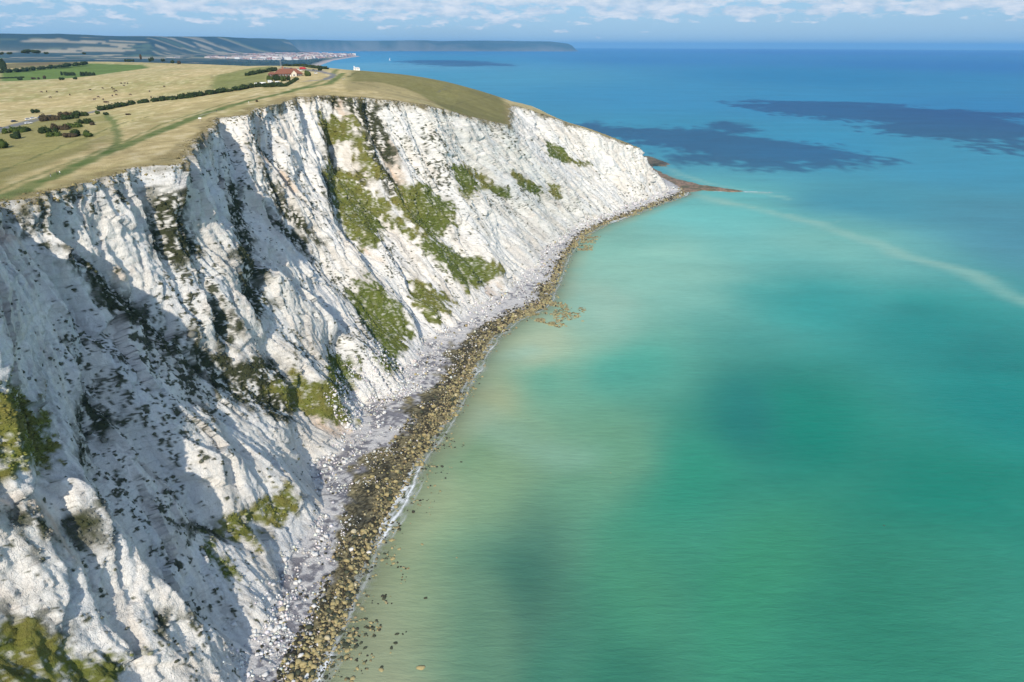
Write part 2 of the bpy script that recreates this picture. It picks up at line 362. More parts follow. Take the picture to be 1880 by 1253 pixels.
# ridge crests (+) and gully floors (-) of the cliff: metres along the coast, metres down the face, relief
RELIEF = [
 [(188.0, 33.0, 7.0), (182.8, 53.2, 7.0), (178.8, 73.5, 7.0), (176.2, 91.5, 7.0), (174.8, 111.8, 7.0), (176.2, 136.3, 7.0), (178.8, 151.2, 7.0)],
 [(165.6, 64.9, 6.0), (165.6, 86.2, 5.3), (165.6, 106.5, 4.7), (164.3, 129.9, 4.0)],
 [(246.1, 46.8, 7.0), (251.4, 69.2, 6.8), (252.7, 91.5, 6.7), (258.0, 107.5, 6.5), (263.3, 124.5, 6.3), (269.9, 143.7, 6.2), (275.2, 159.7, 6.0)],
 [(188.0, 84.1, 6.0), (189.4, 104.3, 6.0), (192.0, 121.4, 6.0), (193.3, 135.2, 6.0), (193.3, 150.1, 6.0)],
 [(252.7, 123.5, 5.0), (252.7, 143.7, 5.3), (247.4, 154.4, 5.7), (246.1, 160.7, 6.0)],
 [(235.6, 138.4, 3.0), (234.2, 152.2, 4.5), (225.0, 158.6, 6.0)],
 [(213.1, 14.9, 6.0), (229.0, 38.3, 5.6), (231.6, 59.6, 5.2), (230.3, 83.0, 4.8), (227.6, 102.2, 4.4), (227.6, 120.3, 4.0)],
 [(259.3, 2.1, 6.0), (260.6, 21.3, 4.0), (275.2, 43.6, 2.0)],
 [(295.0, -0.0, 6.0), (297.6, 25.5, 5.3), (298.9, 52.2, 4.7), (301.6, 84.1, 4.0)],
 [(338.5, -1.8, 12.0), (329.3, 26.6, 11.0), (325.3, 44.7, 10.0), (314.8, 67.1, 9.0), (306.8, 82.0, 8.0)],
 [(318.7, 1.1, 6.0), (313.4, 24.5, 5.0), (308.2, 46.8, 4.0), (301.6, 66.0, 3.0)],
 [(324.0, 64.9, 7.0), (322.7, 79.8, 6.3), (321.4, 101.1, 5.7), (316.1, 125.6, 5.0)],
 [(312.1, 95.8, 4.0), (317.4, 116.0, 6.0), (338.5, 137.3, 8.0)],
 [(460.0, -0.4, 8.0), (449.4, 20.2, 7.3), (428.3, 36.2, 6.7), (432.2, 58.5, 6.0)],
 [(508.7, -1.8, 9.0), (494.6, 24.5, 8.0), (479.8, 47.9, 7.0), (477.1, 66.0, 6.0)],
 [(531.0, 5.3, 10.0), (521.9, 26.6, 8.8), (513.0, 49.0, 7.5), (505.8, 67.1, 6.2), (491.8, 80.9, 5.0)],
 [(548.3, 2.1, 11.0), (543.5, 29.8, 7.5), (537.2, 47.9, 4.0)],
 [(450.7, 33.0, 6.0), (462.6, 49.0, 6.4), (473.2, 71.3, 6.8), (485.1, 88.4, 7.2), (477.1, 123.5, 7.6), (483.7, 145.8, 8.0)],
 [(359.6, 62.8, 8.0), (378.1, 91.5, 8.0), (396.6, 123.5, 8.0), (405.8, 149.0, 8.0)],
 [(333.2, 80.9, 6.0), (339.8, 104.3, 6.3), (341.2, 123.5, 6.7), (342.5, 137.3, 7.0)],
 [(308.2, 136.3, 7.0), (314.8, 151.2, 6.5), (316.1, 165.0, 6.0)],
 [(585.4, 1.1, 7.0), (580.1, 26.6, 7.4), (576.7, 53.2, 7.8), (574.9, 72.4, 8.2), (571.5, 100.1, 8.6), (571.5, 121.4, 9.0)],
 [(523.4, 105.4, 6.0), (523.4, 128.8, 6.0), (518.9, 150.1, 6.0), (537.2, 161.8, 6.0)],
 [(574.9, -1.0, 6.0), (568.1, 20.2, 6.0), (569.8, 28.7, 6.0)],
 [(618.5, 3.2, 6.0), (601.6, 39.4, 5.5), (598.0, 71.3, 5.0)],
 [(681.8, 10.6, 9.0), (666.7, 35.1, 8.6), (644.0, 66.0, 8.2), (628.1, 94.7, 7.8), (612.8, 136.3, 7.4), (601.6, 154.4, 7.0)],
 [(581.9, 113.9, 5.0), (587.2, 137.3, 6.0), (585.4, 159.7, 7.0)],
 [(673.1, 86.2, 9.0), (658.3, 112.8, 8.3), (654.2, 142.6, 7.7), (654.2, 160.7, 7.0)],
 [(652.1, 8.5, 5.0), (632.0, 43.6, 5.0), (618.5, 76.6, 5.0), (612.8, 105.4, 5.0)],
 [(749.1, 18.1, 6.0), (739.3, 72.4, 6.0), (729.7, 122.4, 6.0), (722.6, 155.4, 6.0)],
 [(803.3, 26.6, 5.0), (782.1, 89.4, 5.0), (774.3, 152.2, 5.0)],
 [(955.0, -1.8, 6.0), (940.9, 55.4, 5.7), (915.5, 107.5, 5.3), (907.0, 156.5, 5.0)],
 [(1014.2, 4.3, 5.0), (1019.8, 83.0, 4.5), (1033.9, 154.4, 4.0)],
 [(256.7, 43.6, -6.0), (243.5, 72.4, -5.7), (223.7, 84.1, -5.3), (203.9, 92.6, -5.0), (197.3, 111.8, -4.7), (203.9, 139.5, -4.3), (210.5, 155.4, -4.0)],
 [(197.3, 44.7, -5.0), (186.7, 69.2, -4.8), (180.1, 77.7, -4.5), (177.5, 95.8, -4.2), (174.8, 124.5, -4.0)],
 [(239.5, 101.1, -6.0), (236.9, 123.5, -5.8), (244.8, 137.3, -5.5), (254.0, 145.8, -5.2), (247.4, 166.3, -5.0)],
 [(262.0, 16.0, -7.0), (275.2, 25.5, -6.6), (279.1, 42.6, -6.2), (291.0, 58.5, -5.9), (293.6, 84.1, -5.5), (301.6, 104.3, -5.1), (310.8, 126.7, -4.8), (309.5, 145.8, -4.4), (304.2, 161.8, -4.0)],
 [(293.6, 3.2, -4.0), (292.3, 24.5, -3.5), (295.0, 47.9, -3.0)],
 [(331.9, 29.8, -6.0), (325.3, 49.0, -6.0), (318.7, 74.5, -6.0), (316.1, 92.6, -6.0)],
 [(324.0, 3.2, -6.0), (317.4, 25.5, -5.0), (313.4, 42.6, -4.0)],
 [(445.4, 5.3, -8.0), (438.8, 25.5, -7.4), (415.1, 43.6, -6.9), (384.7, 56.4, -6.3), (355.7, 77.7, -5.7), (335.9, 107.5, -5.1), (325.3, 135.2, -4.6), (316.1, 151.2, -4.0)],
 [(505.8, 4.3, -8.0), (494.6, 22.4, -6.7), (478.4, 39.4, -5.3), (467.9, 57.5, -4.0)],
 [(537.2, 6.4, -5.0), (520.4, 33.0, -4.7), (504.4, 62.8, -4.3), (496.0, 79.8, -4.0)],
 [(576.7, 4.3, -14.0), (568.1, 21.3, -12.8), (559.7, 44.7, -11.6), (538.7, 68.1, -10.4), (514.5, 87.3, -9.2), (508.7, 105.4, -8.0)],
 [(409.8, 27.7, -7.0), (433.6, 61.7, -7.2), (442.8, 78.8, -7.3), (456.0, 107.5, -7.5), (460.0, 130.9, -7.7), (446.8, 150.1, -7.8), (442.8, 160.7, -8.0)],
 [(408.5, 108.6, -7.0), (395.3, 132.0, -7.0), (380.8, 141.6, -7.0), (366.2, 157.5, -7.0), (376.8, 170.4, -7.0)],
 [(612.8, 5.3, -9.0), (599.8, 24.5, -8.9), (598.0, 46.8, -8.7), (594.3, 66.0, -8.6), (585.4, 90.5, -8.4), (590.7, 110.7, -8.3), (592.5, 139.5, -8.1), (588.9, 158.6, -8.0)],
 [(554.8, 64.9, -5.0), (546.7, 101.1, -5.8), (529.5, 135.2, -6.5), (500.2, 158.6, -7.2), (478.4, 170.4, -8.0)],
 [(658.3, 1.1, -6.0), (636.0, 54.3, -6.0), (614.7, 91.5, -6.0), (612.8, 116.0, -6.0)],
 [(749.1, 4.3, -7.0), (736.9, 30.9, -6.8), (706.3, 75.6, -6.5), (662.5, 123.5, -6.2), (640.0, 151.2, -6.0)],
 [(739.3, 30.9, -7.0), (715.5, 104.3, -6.7), (692.8, 148.0, -6.3), (686.1, 175.8, -6.0)],
 [(856.3, 16.0, -7.0), (839.3, 38.3, -6.7), (830.9, 85.2, -6.3), (803.3, 141.6, -6.0)],
 [(1002.9, 4.3, -5.0), (1005.7, 78.8, -4.5), (977.5, 160.7, -4.0)],
 [(797.9, 25.5, -6.0), (787.3, 83.0, -5.5), (764.1, 142.6, -5.0)],
]
GRASS_PATCHES = [
 [(551.6, 17.6), (577.7, 19.2), (576.8, 29.8), (571.6, 33.0), (566.5, 33.5), (561.5, 30.9), (550.0, 27.1)],
 [(574.2, 36.2), (574.2, 52.2), (573.3, 65.5), (568.2, 68.7), (569.9, 51.6)],
 [(533.4, 54.3), (556.5, 55.4), (557.3, 71.9), (564.0, 83.6), (550.0, 102.2), (514.5, 105.9), (513.8, 91.0), (531.8, 71.9)],
 [(577.7, 76.1), (608.3, 75.6), (621.6, 90.5), (610.2, 106.5), (600.0, 107.0), (579.4, 117.1), (574.2, 108.0), (568.2, 94.7)],
 [(569.9, 115.5), (590.0, 127.2), (613.0, 152.8), (594.5, 153.3), (574.2, 152.2), (569.9, 137.3), (564.8, 123.0)],
 [(663.8, 62.8), (721.8, 63.9), (666.0, 86.8), (637.2, 90.5)],
 [(475.8, 118.2), (479.1, 127.2), (479.1, 148.0), (477.1, 153.3), (467.2, 154.4), (430.9, 160.2), (403.9, 150.1), (449.4, 152.2), (446.1, 130.9)],
 [(379.5, 132.5), (392.0, 142.1), (380.1, 150.1), (341.8, 148.0), (338.5, 137.9)],
 [(316.8, 123.5), (333.3, 125.6), (337.9, 138.9), (342.5, 160.7), (330.6, 150.6), (326.0, 138.9)],
 [(246.8, 141.0), (258.7, 143.7), (272.5, 150.1), (270.6, 153.3), (262.0, 150.6), (247.5, 145.8), (244.8, 142.6)],
 [(182.1, 40.5), (186.7, 47.9), (201.9, 61.2), (196.6, 67.1), (190.0, 69.7), (173.5, 63.9), (170.9, 59.6), (178.8, 37.8)],
 [(150.4, 97.4), (153.1, 100.6), (153.7, 108.6), (159.7, 119.2), (168.9, 131.5), (164.3, 132.0), (152.4, 120.8), (139.9, 112.3)],
 [(538.8, 136.3), (545.2, 147.4), (552.4, 153.3), (515.3, 156.5), (515.3, 146.9)],
 [(914.7, 59.6), (940.0, 66.5), (941.4, 93.1), (978.1, 86.2), (918.9, 90.5), (893.5, 68.7)],
 [(721.8, 69.7), (721.8, 86.2), (725.3, 96.9), (719.4, 101.1), (706.7, 85.7)],
 [(832.9, 95.3), (838.5, 100.1), (820.3, 116.0), (805.2, 113.9)],
 [(560.7, 96.9), (564.8, 106.5), (566.5, 111.8), (560.7, 109.1)],
 [(764.5, 77.7), (794.4, 99.5), (772.2, 109.1), (752.0, 93.7)],
 [(229.6, 136.3), (230.3, 141.0), (227.7, 149.0), (225.7, 148.5), (226.3, 143.2)],
]
SCRUB_PATCHES = [
 [(324.0, 14.9), (329.3, 12.2), (340.5, 28.2), (338.5, 44.2), (334.6, 47.4), (317.4, 51.1), (311.5, 38.9), (320.1, 28.2)],
 [(260.0, 25.0), (276.5, 30.3), (285.1, 43.6), (291.7, 57.0), (291.7, 82.0), (302.2, 100.1), (309.5, 117.6), (321.4, 136.3), (306.2, 137.9), (297.0, 120.8), (292.3, 100.1), (279.8, 82.0), (270.6, 60.7), (267.9, 42.6)],
 [(417.7, 35.1), (424.3, 41.0), (396.0, 62.8), (363.6, 76.6), (361.0, 90.0), (332.6, 92.6), (343.8, 80.9), (349.1, 56.4)],
 [(442.8, 62.3), (452.1, 75.0), (461.3, 91.5), (454.7, 92.6), (443.5, 79.8), (440.8, 69.7)],
 [(308.8, 102.2), (332.6, 112.8), (331.9, 133.1), (309.5, 141.0), (309.5, 126.1), (301.6, 113.4)],
 [(229.6, 75.0), (242.2, 87.3), (225.0, 88.9), (223.7, 84.6), (205.2, 83.6), (182.1, 95.3), (184.1, 101.1), (182.8, 101.7), (182.8, 91.0), (205.2, 79.8)],
 [(291.7, 57.0), (296.3, 79.3), (315.4, 111.2), (310.2, 116.6), (295.0, 92.1)],
 [(311.5, 70.3), (325.3, 79.8), (318.1, 95.3), (306.9, 91.5)],
 [(553.2, 66.5), (574.2, 57.0), (593.6, 67.1), (568.2, 99.5), (571.6, 69.2), (557.3, 71.9)],
 [(251.4, 5.3), (256.7, 9.6), (256.0, 14.9), (252.1, 14.4)],
 [(451.4, 32.5), (456.7, 46.3), (464.6, 74.0), (471.2, 93.1), (456.0, 76.6), (446.1, 50.6)],
 [(156.4, 95.3), (158.4, 102.7), (161.0, 115.0), (155.1, 108.6), (153.1, 100.1)],
 [(579.4, 28.2), (586.4, 54.3), (570.8, 95.3), (567.4, 94.2), (572.5, 60.7), (575.1, 35.1)],
 [(555.7, 20.2), (564.0, 25.5), (554.1, 50.6), (503.7, 83.0), (501.6, 76.1), (534.9, 51.1)],
 [(223.0, 123.5), (245.5, 139.5), (244.8, 142.6), (233.6, 135.7), (222.4, 126.1)],
 [(170.9, 76.6), (172.9, 80.9), (171.6, 88.4), (168.9, 87.8), (168.3, 80.9)],
 [(184.8, 126.7), (192.0, 135.7), (184.8, 130.4), (180.1, 132.5), (180.1, 131.5)],
 [(583.8, 0.5), (620.6, 3.2), (606.4, 28.2), (599.0, 55.4), (591.8, 40.5), (579.4, 26.1)],
 [(563.2, 1.6), (589.1, -3.6), (581.2, 10.6), (575.1, 9.6)],
]
STAIN_PATCHES = [
 [(490.5, 2.1), (493.2, 2.7), (465.9, 36.7), (456.7, 36.2)],
 [(478.5, 42.0), (478.5, 46.3), (475.8, 57.5), (463.3, 53.8)],
 [(578.5, 5.3), (581.2, 5.3), (574.2, 27.7), (571.6, 26.6)],
 [(604.6, 27.7), (602.7, 56.4), (576.8, 99.0), (573.3, 86.8), (595.4, 44.2)],
 [(337.2, 161.3), (339.9, 166.3), (331.3, 168.4), (330.6, 165.7)],
 [(599.0, 152.8), (605.5, 155.4), (590.0, 165.7), (585.6, 161.3)],
 [(288.4, 38.9), (294.3, 42.6), (290.4, 46.8), (287.7, 44.2)],
 [(328.6, 140.5), (339.9, 157.5), (331.3, 167.7), (321.4, 157.5)],
 [(519.7, 94.2), (513.1, 112.3), (516.0, 117.6), (516.0, 105.4)],
 [(173.5, 72.4), (179.5, 87.3), (174.2, 96.3), (171.6, 85.7)],
 [(242.2, 4.8), (252.1, 14.4), (251.4, 23.4), (232.3, 14.9)],
]
FIELDS = [
 ((0.115, 0.185, 0.04), 0.95, 6, [(-792.0, 1125.5), (-959.5, 1372.3), (-917.2, 1472.1), (-881.5, 1546.1), (-751.3, 1493.6), (-692.3, 1400.2), (-710.2, 1287.3), (-643.6, 1063.1)]),
 ((0.13, 0.12, 0.055), 0.8, 6, [(-980.9, 1404.6), (-1069.7, 1538.0), (-1108.4, 1726.9), (-918.5, 1592.1), (-885.2, 1532.2), (-935.8, 1449.5)]),
 ((0.17, 0.13, 0.075), 0.8, 5, [(-1044.3, 1516.8), (-998.2, 1588.4), (-914.2, 1563.7), (-968.2, 1484.3)]),
 ((0.16, 0.19, 0.05), 0.75, 5, [(-366.5, 900.3), (-366.8, 1005.2), (-372.0, 1137.1), (-260.7, 772.9), (-258.7, 702.6), (-275.7, 691.2), (-311.7, 747.1)]),
 ((0.21, 0.2, 0.062), 0.75, 4, [(-194.8, 255.6), (-190.7, 255.4), (-197.4, 285.1), (-203.9, 343.3), (-250.8, 418.1), (-301.0, 505.6), (-361.0, 556.9), (-338.2, 468.6), (-320.2, 423.6)]),
 ((0.18, 0.19, 0.05), 0.5, 6, [(-213.1, 357.2), (-202.0, 359.9), (-261.4, 468.4), (-305.5, 531.2), (-306.7, 518.9)]),
 ((0.175, 0.165, 0.055), 0.85, 7, [(-137.7, 608.2), (-129.8, 717.7), (-98.7, 723.7), (-54.6, 646.1), (-20.3, 517.5), (1.5, 524.2), (-3.9, 805.1), (-14.5, 901.1), (-62.2, 909.6), (-123.7, 915.5), (-168.2, 937.6), (-202.7, 936.2), (-180.7, 804.8)]),
 ((0.4, 0.32, 0.15), 0.8, 4, [(-144.1, 620.8), (-166.1, 737.4), (-137.2, 760.4), (-101.1, 741.8), (-73.7, 689.4), (-95.9, 632.1), (-122.0, 646.2)]),
]
TRACKS = [
 ((0.12, 0.17, 0.045), 0.95, 4.5, [(-172.2, 213.1), (-177.8, 236.5), (-181.6, 273.9), (-189.3, 328.5), (-197.3, 400.7), (-201.9, 473.1), (-194.7, 524.5), (-182.3, 575.3), (-173.5, 679.3), (-196.6, 848.4)]),
 ((0.14, 0.17, 0.05), 0.8, 1.3, [(-180.7, 227.3), (-187.1, 250.2), (-193.5, 313.6), (-198.4, 355.7), (-210.3, 435.8), (-208.7, 509.0), (-197.5, 568.6)]),
 ((0.13, 0.15, 0.05), 0.8, 0.8, [(-207.9, 265.3), (-211.1, 285.3), (-230.3, 367.3), (-243.6, 448.0), (-237.4, 486.9)]),
 ((0.13, 0.17, 0.05), 0.9, 2.2, [(-292.4, 515.0), (-243.9, 436.9), (-214.9, 385.4), (-202.0, 359.9), (-192.3, 336.6)]),
 ((0.12, 0.16, 0.045), 0.8, 3.0, [(-182.3, 575.3), (-182.0, 636.8), (-198.7, 804.8), (-256.0, 1089.6), (-209.3, 967.7)]),
 ((0.1, 0.11, 0.04), 0.7, 1.5, [(-183.9, 743.1), (-177.6, 790.5), (-186.4, 875.5)]),
 ((0.11, 0.12, 0.05), 0.7, 1.5, [(-158.7, 728.3), (-133.1, 706.7), (-105.3, 695.3), (-92.8, 698.7)]),
 ((0.16, 0.15, 0.13), 0.6, 0.8, [(-82.3, 774.4), (-74.3, 816.1), (-77.3, 911.3)]),
 ((0.47, 0.4, 0.29), 0.7, 0.9, [(-201.3, 456.2), (-199.8, 472.4), (-195.1, 483.7)]),
 ((0.2, 0.2, 0.21), 0.95, 6, [(-315.8, 422.1), (-330.0, 456.8), (-344.1, 511.2), (-339.2, 535.6), (-324.4, 546.1), (-328.2, 571.7)]),
 ((0.19, 0.19, 0.21), 0.95, 4, [(-207.8, 729.0), (-193.2, 758.2), (-201.5, 821.6), (-232.4, 889.7), (-262.5, 926.5)]),
 ((0.2, 0.2, 0.21), 0.9, 7, [(-324.7, 1038.7), (-272.4, 961.9), (-235.9, 903.3)]),
 ((0.2, 0.2, 0.21), 0.9, 4, [(-251.7, 729.0), (-229.5, 728.6), (-221.1, 737.3)]),
 ((0.13, 0.11, 0.05), 0.6, 0.7, [(-318.8, 764.6), (-343.0, 832.4), (-379.3, 920.4)]),
]
SEA_COLOURS = [(-53, 171, (120, 150, 125)), (-40, 226, (125, 160, 128)), (-10, 264, (110, 155, 122)), (-27, 323, (140, 165, 132)), (15, 201, (56, 110, 96)), (129, 318, (24, 116, 110)), (0, 175, (85, 135, 112)), (43, 287, (90, 150, 122)), (65, 202, (62, 138, 110)), (92, 264, (42, 140, 116)), (115, 196, (52, 138, 108)), (151, 171, (44, 126, 104)), (162, 313, (12, 125, 108)), (219, 265, (22, 122, 106)), (73, 392, (62, 152, 136)), (14, 376, (88, 158, 136)), (4, 425, (140, 175, 150)), (69, 511, (120, 175, 160)), (154, 597, (112, 180, 165)), (244, 513, (36, 145, 140)), (306, 467, (12, 130, 125)), (307, 378, (10, 120, 115)), (268, 813, (92, 180, 175)), (326, 714, (100, 175, 165)), (479, 910, (50, 140, 160)), (781, 1236, (48, 146, 178)), (576, 764, (55, 130, 150)), (625, 1444, (36, 146, 186)), (448, 1623, (38, 142, 178)), (557, 2858, (40, 138, 182)), (999, 2601, (34, 138, 184)), (1556, 2392, (24, 126, 178)), (-150, 4867, (62, 150, 185)), (-1068, 10218, (40, 140, 185)), (2093, 5036, (0, 125, 175)), (5180, 8159, (0, 110, 175)), (2042, 10712, (20, 120, 180)), (11266, 27478, (0, 100, 175)), (1021, 23820, (10, 120, 180)), (-1324, 7405, (90, 165, 200)), (-2085, 9357, (60, 150, 195)), (52, 160, (50, 120, 100)), (29, 160, (60, 125, 105)), (-42, 159, (125, 150, 125))]
PLUMES = [(24, 0.62, [(260, 935), (289, 881), (326, 829), (354, 782), (372, 726), (392, 672), (409, 608), (424, 527)]), (12, 0.5, [(242, 1302), (265, 1126), (309, 1002), (369, 926)]), (7, 0.5, [(277, 890), (342, 835), (384, 793)]), (22, 0.35, [(-21, 335), (6, 318), (33, 291)]), (16, 0.5, [(-27, 376), (-4, 416), (22, 426)])]
SEA_GAIN = np.array((.94, .87, .79))
HAZE_COLOUR = (.22, .58, 1.0, 1)
HAZE_DENSITY = 3.6e-5
PLACES = {
 'PUB': (-252.8, 826.7),
 'HEDGES': [(8.5, 4.6, [(-325.7, 565.7), (-318.5, 591.2), (-297.1, 603.7), (-271.5, 598.4), (-255.7, 628.0), (-242.3, 657.2), (-234.0, 673.7), (-204.0, 646.0)]), (12, 7, [(-927.0, 1323.6), (-907.9, 1355.1), (-890.6, 1392.7), (-871.8, 1431.3), (-852.0, 1482.1)]), (9, 5, [(-316.7, 873.9), (-313.8, 914.5), (-307.7, 938.2), (-299.1, 944.2)]), (4, 2.4, [(-204.0, 646.0), (-215.4, 708.8), (-228.8, 773.4)]), (9, 4, [(-356.6, 1141.8), (-349.7, 1190.6), (-292.7, 1076.7), (-245.4, 962.5)]), (5, 3, [(-856.2, 1218.5), (-841.6, 1230.9), (-830.9, 1242.7)])],
 'BUSHES': [(-254.1, 761.7, 9.2, 6.9, 1), (-249.8, 771.6, 9.3, 7.0, 0), (-237.9, 755.8, 9.1, 6.1, 1), (-233.4, 761.5, 6.5, 5.4, 0), (-227.8, 814.2, 9.8, 6.6, 1), (-239.5, 912.3, 6.2, 7.3, 0), (-328.3, 523.2, 18.3, 4.3, 2), (-312.6, 518.7, 11.8, 4.3, 0), (-323.4, 500.5, 20.2, 4.1, 2), (-308.3, 498.0, 12.2, 3.6, 0), (-301.5, 429.4, 17.5, 3.6, 1), (-296.1, 432.3, 13.8, 3.1, 0), (-279.4, 398.8, 8.5, 4.2, 0), (-260.2, 358.7, 8.3, 5.3, 1), (-274.0, 417.6, 12.6, 3.9, 0), (-272.8, 428.5, 12.9, 3.6, 2), (-270.1, 436.9, 11.6, 3.2, 1), (-272.4, 453.3, 12.0, 3.7, 0), (-262.9, 444.1, 6.3, 2.3, 2), (-259.9, 399.0, 10.6, 2.9, 1), (-244.5, 391.0, 9.0, 2.8, 2), (-240.3, 394.4, 10.5, 3.7, 0), (-232.9, 388.3, 6.9, 3.2, 1), (-390.9, 587.3, 7.2, 3.6, 0), (-304.9, 525.8, 4.6, 2.7, 1), (-289.2, 509.1, 4.5, 2.1, 0), (-263.4, 490.5, 4.3, 1.5, 2), (-791.5, 1290.5, 13.3, 6.5, 0), (-769.6, 1269.8, 15.2, 6.4, 0), (-756.0, 1261.4, 10.8, 6.3, 0), (-716.7, 1223.1, 16.8, 7.4, 0), (-682.5, 1187.4, 12.2, 6.0, 0), (-614.2, 994.1, 7.7, 4.0, 0), (-588.6, 983.7, 8.4, 4.0, 0), (-784.2, 1161.0, 9.0, 5.9, 0), (-774.0, 1178.9, 8.1, 3.6, 2), (-758.7, 1166.3, 8.0, 3.5, 2), (-739.8, 1154.6, 6.9, 5.8, 2), (-808.8, 1555.3, 21.2, 4.7, 0), (-185.4, 521.5, 3.2, 2.1, 2), (-949.9, 1367.1, 16.3, 21.9, 0), (-767.9, 1560.7, 6.6, 7.8, 0), (-820.4, 1625.6, 9.7, 11.3, 2), (-780.3, 1596.4, 8.1, 8.0, 0), (-748.6, 1578.5, 9.4, 6.3, 0), (-704.1, 1526.1, 10.4, 7.6, 0), (-676.2, 1493.5, 10.2, 7.5, 2)],
 'TREES': [(-1120.8, 1722.4, 38.1, 11.4), (-1133.7, 1718.9, 17.7, 7.6), (-1106.5, 1727.7, 15.3, 7.6), (-1130.8, 1661.5, 12.2, 7.3), (-1147.4, 1660.6, 11.0, 7.3), (-1070.8, 1700.9, 11.3, 6.3), (-1013.8, 1749.6, 7.7, 5.2)],
 'CARS': [(-352.4, 519.6, 'white'), (-353.9, 527.4, 'white'), (-328.8, 483.8, 'white'), (-340.2, 539.9, 'white'), (-354.6, 507.4, 'dark'), (-348.0, 527.3, 'navy'), (-346.2, 536.8, 'dark'), (-328.9, 456.3, 'grey'), (-284.3, 925.3, 'dark'), (-280.1, 934.6, 'grey'), (-278.1, 947.0, 'white'), (-264.9, 915.4, 'white'), (-298.3, 988.7, 'dark'), (-250.1, 921.3, 'dark'), (-237.5, 891.5, 'grey'), (-313.8, 1013.1, 'grey'), (-244.2, 874.7, 'dark'), (-228.3, 849.0, 'white'), (-279.1, 985.7, 'dark'), (-265.2, 895.4, 'grey')],
 'VANS': [(-240.5, 702.2, 'white van'), (-245.1, 700.2, 'white box'), (-244.6, 735.8, 'white van2'), (-226.1, 701.9, 'white van3'), (-275.5, 962.9, 'red van')],
 'PEOPLE': [(-182.3, 272.9, 0), (-182.1, 276.9, 1), (-181.0, 276.9, 2), (-188.3, 514.1, 3), (-183.0, 734.9, 4), (-173.8, 747.3, 5), (-173.9, 755.2, 6), (-195.7, 474.0, 7)],
 'COWS': [(-458.0, 851.8), (-452.6, 850.0), (-448.5, 848.3), (-440.6, 824.1), (-452.9, 802.1), (-444.0, 804.8), (-432.3, 786.1), (-419.5, 763.0), (-419.8, 767.9), (-398.2, 726.9), (-396.9, 717.2), (-380.0, 719.5), (-373.5, 745.6), (-380.2, 793.0), (-408.2, 712.0), (-386.2, 680.6), (-397.0, 685.1), (-368.0, 649.3), (-365.7, 647.9), (-363.5, 646.6), (-454.9, 743.4), (-461.3, 720.9), (-333.7, 667.0), (-487.7, 775.3), (-506.6, 779.2), (-504.1, 783.9), (-459.4, 788.7)],
 'POST': (-189.8, 433.3),
 'SHED': (-205.3, 965.5),
 'MAST': (-336.3, 1065.9),
 'TOWN': [(-3659, 8821), (-4783, 11555), (-5139, 14199), (-5006, 16138), (-4455, 16296), (-3462, 14622), (-2659, 12591), (-2597, 10952), (-2584, 9682), (-2661, 8974), (-2940, 8620)],
 'TOWN2': [(-7422, 11422), (-7407, 12702), (-6402, 12942), (-5115, 11346), (-3792, 8393), (-4707, 9218), (-5648, 9428)],
 'FAR_TOWN': [(-5169, 38775), (599, 44631), (3473, 48166)],
 'SHADOWS': [[(158, 1900), (254, 1975), (325, 1775), (475, 1779), (544, 1734), (582, 1512), (683, 1332), (684, 1235), (592, 1164), (414, 1150), (308, 1277), (291, 1453), (219, 1503), (184, 1724)], [(766, 2542), (1059, 2763), (1275, 2562), (1426, 2325), (1576, 2162), (1427, 1758), (1035, 1305), (1028, 1414), (972, 1668), (875, 2056), (788, 2264)], [(488, 1830), (584, 1970), (610, 1859), (595, 1690), (511, 1666)], [(-1447, 8837), (-1030, 9856), (-277, 8999), (46, 7363), (-309, 6781), (-743, 7086)]],
 'SPIT': [(237, 1193), (242, 1123), (253, 1074), (282, 1020), (308, 1000), (333, 972), (307, 967), (271, 979), (227, 955), (194, 921), (169, 969), (209, 1164)],
 'LEDGE': [(229, 1312), (253, 1306), (269, 1260), (276, 1211), (263, 1188), (242, 1193), (216, 1154), (204, 1192)],
 'FOAM': [(-52, 264, 16, 1.0), (-53, 238, 14, 0.9), (-47, 277, 10, 0.6), (-63, 166, 12, 0.7), (-59, 188, 8, 0.3), (6, 452, 14, 0.5), (-15, 425, 14, 0.45), (123, 803, 25, 0.8), (172, 899, 22, 0.6), (236, 961, 25, 0.6), (-24, 391, 12, 0.5), (25, 487, 20, 0.25), (-34, 335, 10, 0.3)],
 'SEA_ROCKS': [(-30, 165, 1.6), (-41, 173, 0.9), (-32, 196, 1.0), (-37, 226, 0.8), (-40, 179, 0.9), (-38, 179, 0.6), (-46, 223, 0.9), (-57, 174, 1.6), (-50, 173, 0.9), (-43, 164, 1.0), (-37, 180, 0.5), (-40, 175, 0.9), (-41, 171, 0.5), (-60, 169, 1.2), (-54, 213, 0.8), (-36, 267, 0.9), (-38, 267, 0.7), (-48, 238, 0.9), (-22, 218, 0.5), (-43, 165, 0.8), (-35, 313, 1.0), (-32, 314, 0.8), (-25, 287, 0.9), (-28, 385, 1.0), (53, 476, 1.3), (48, 488, 1.2), (37, 476, 1.5), (40, 466, 1.3), (-40, 159, 0.6), (-55, 206, 0.8), (48, 278, 0.4), (161, 239, 0.5)],
}
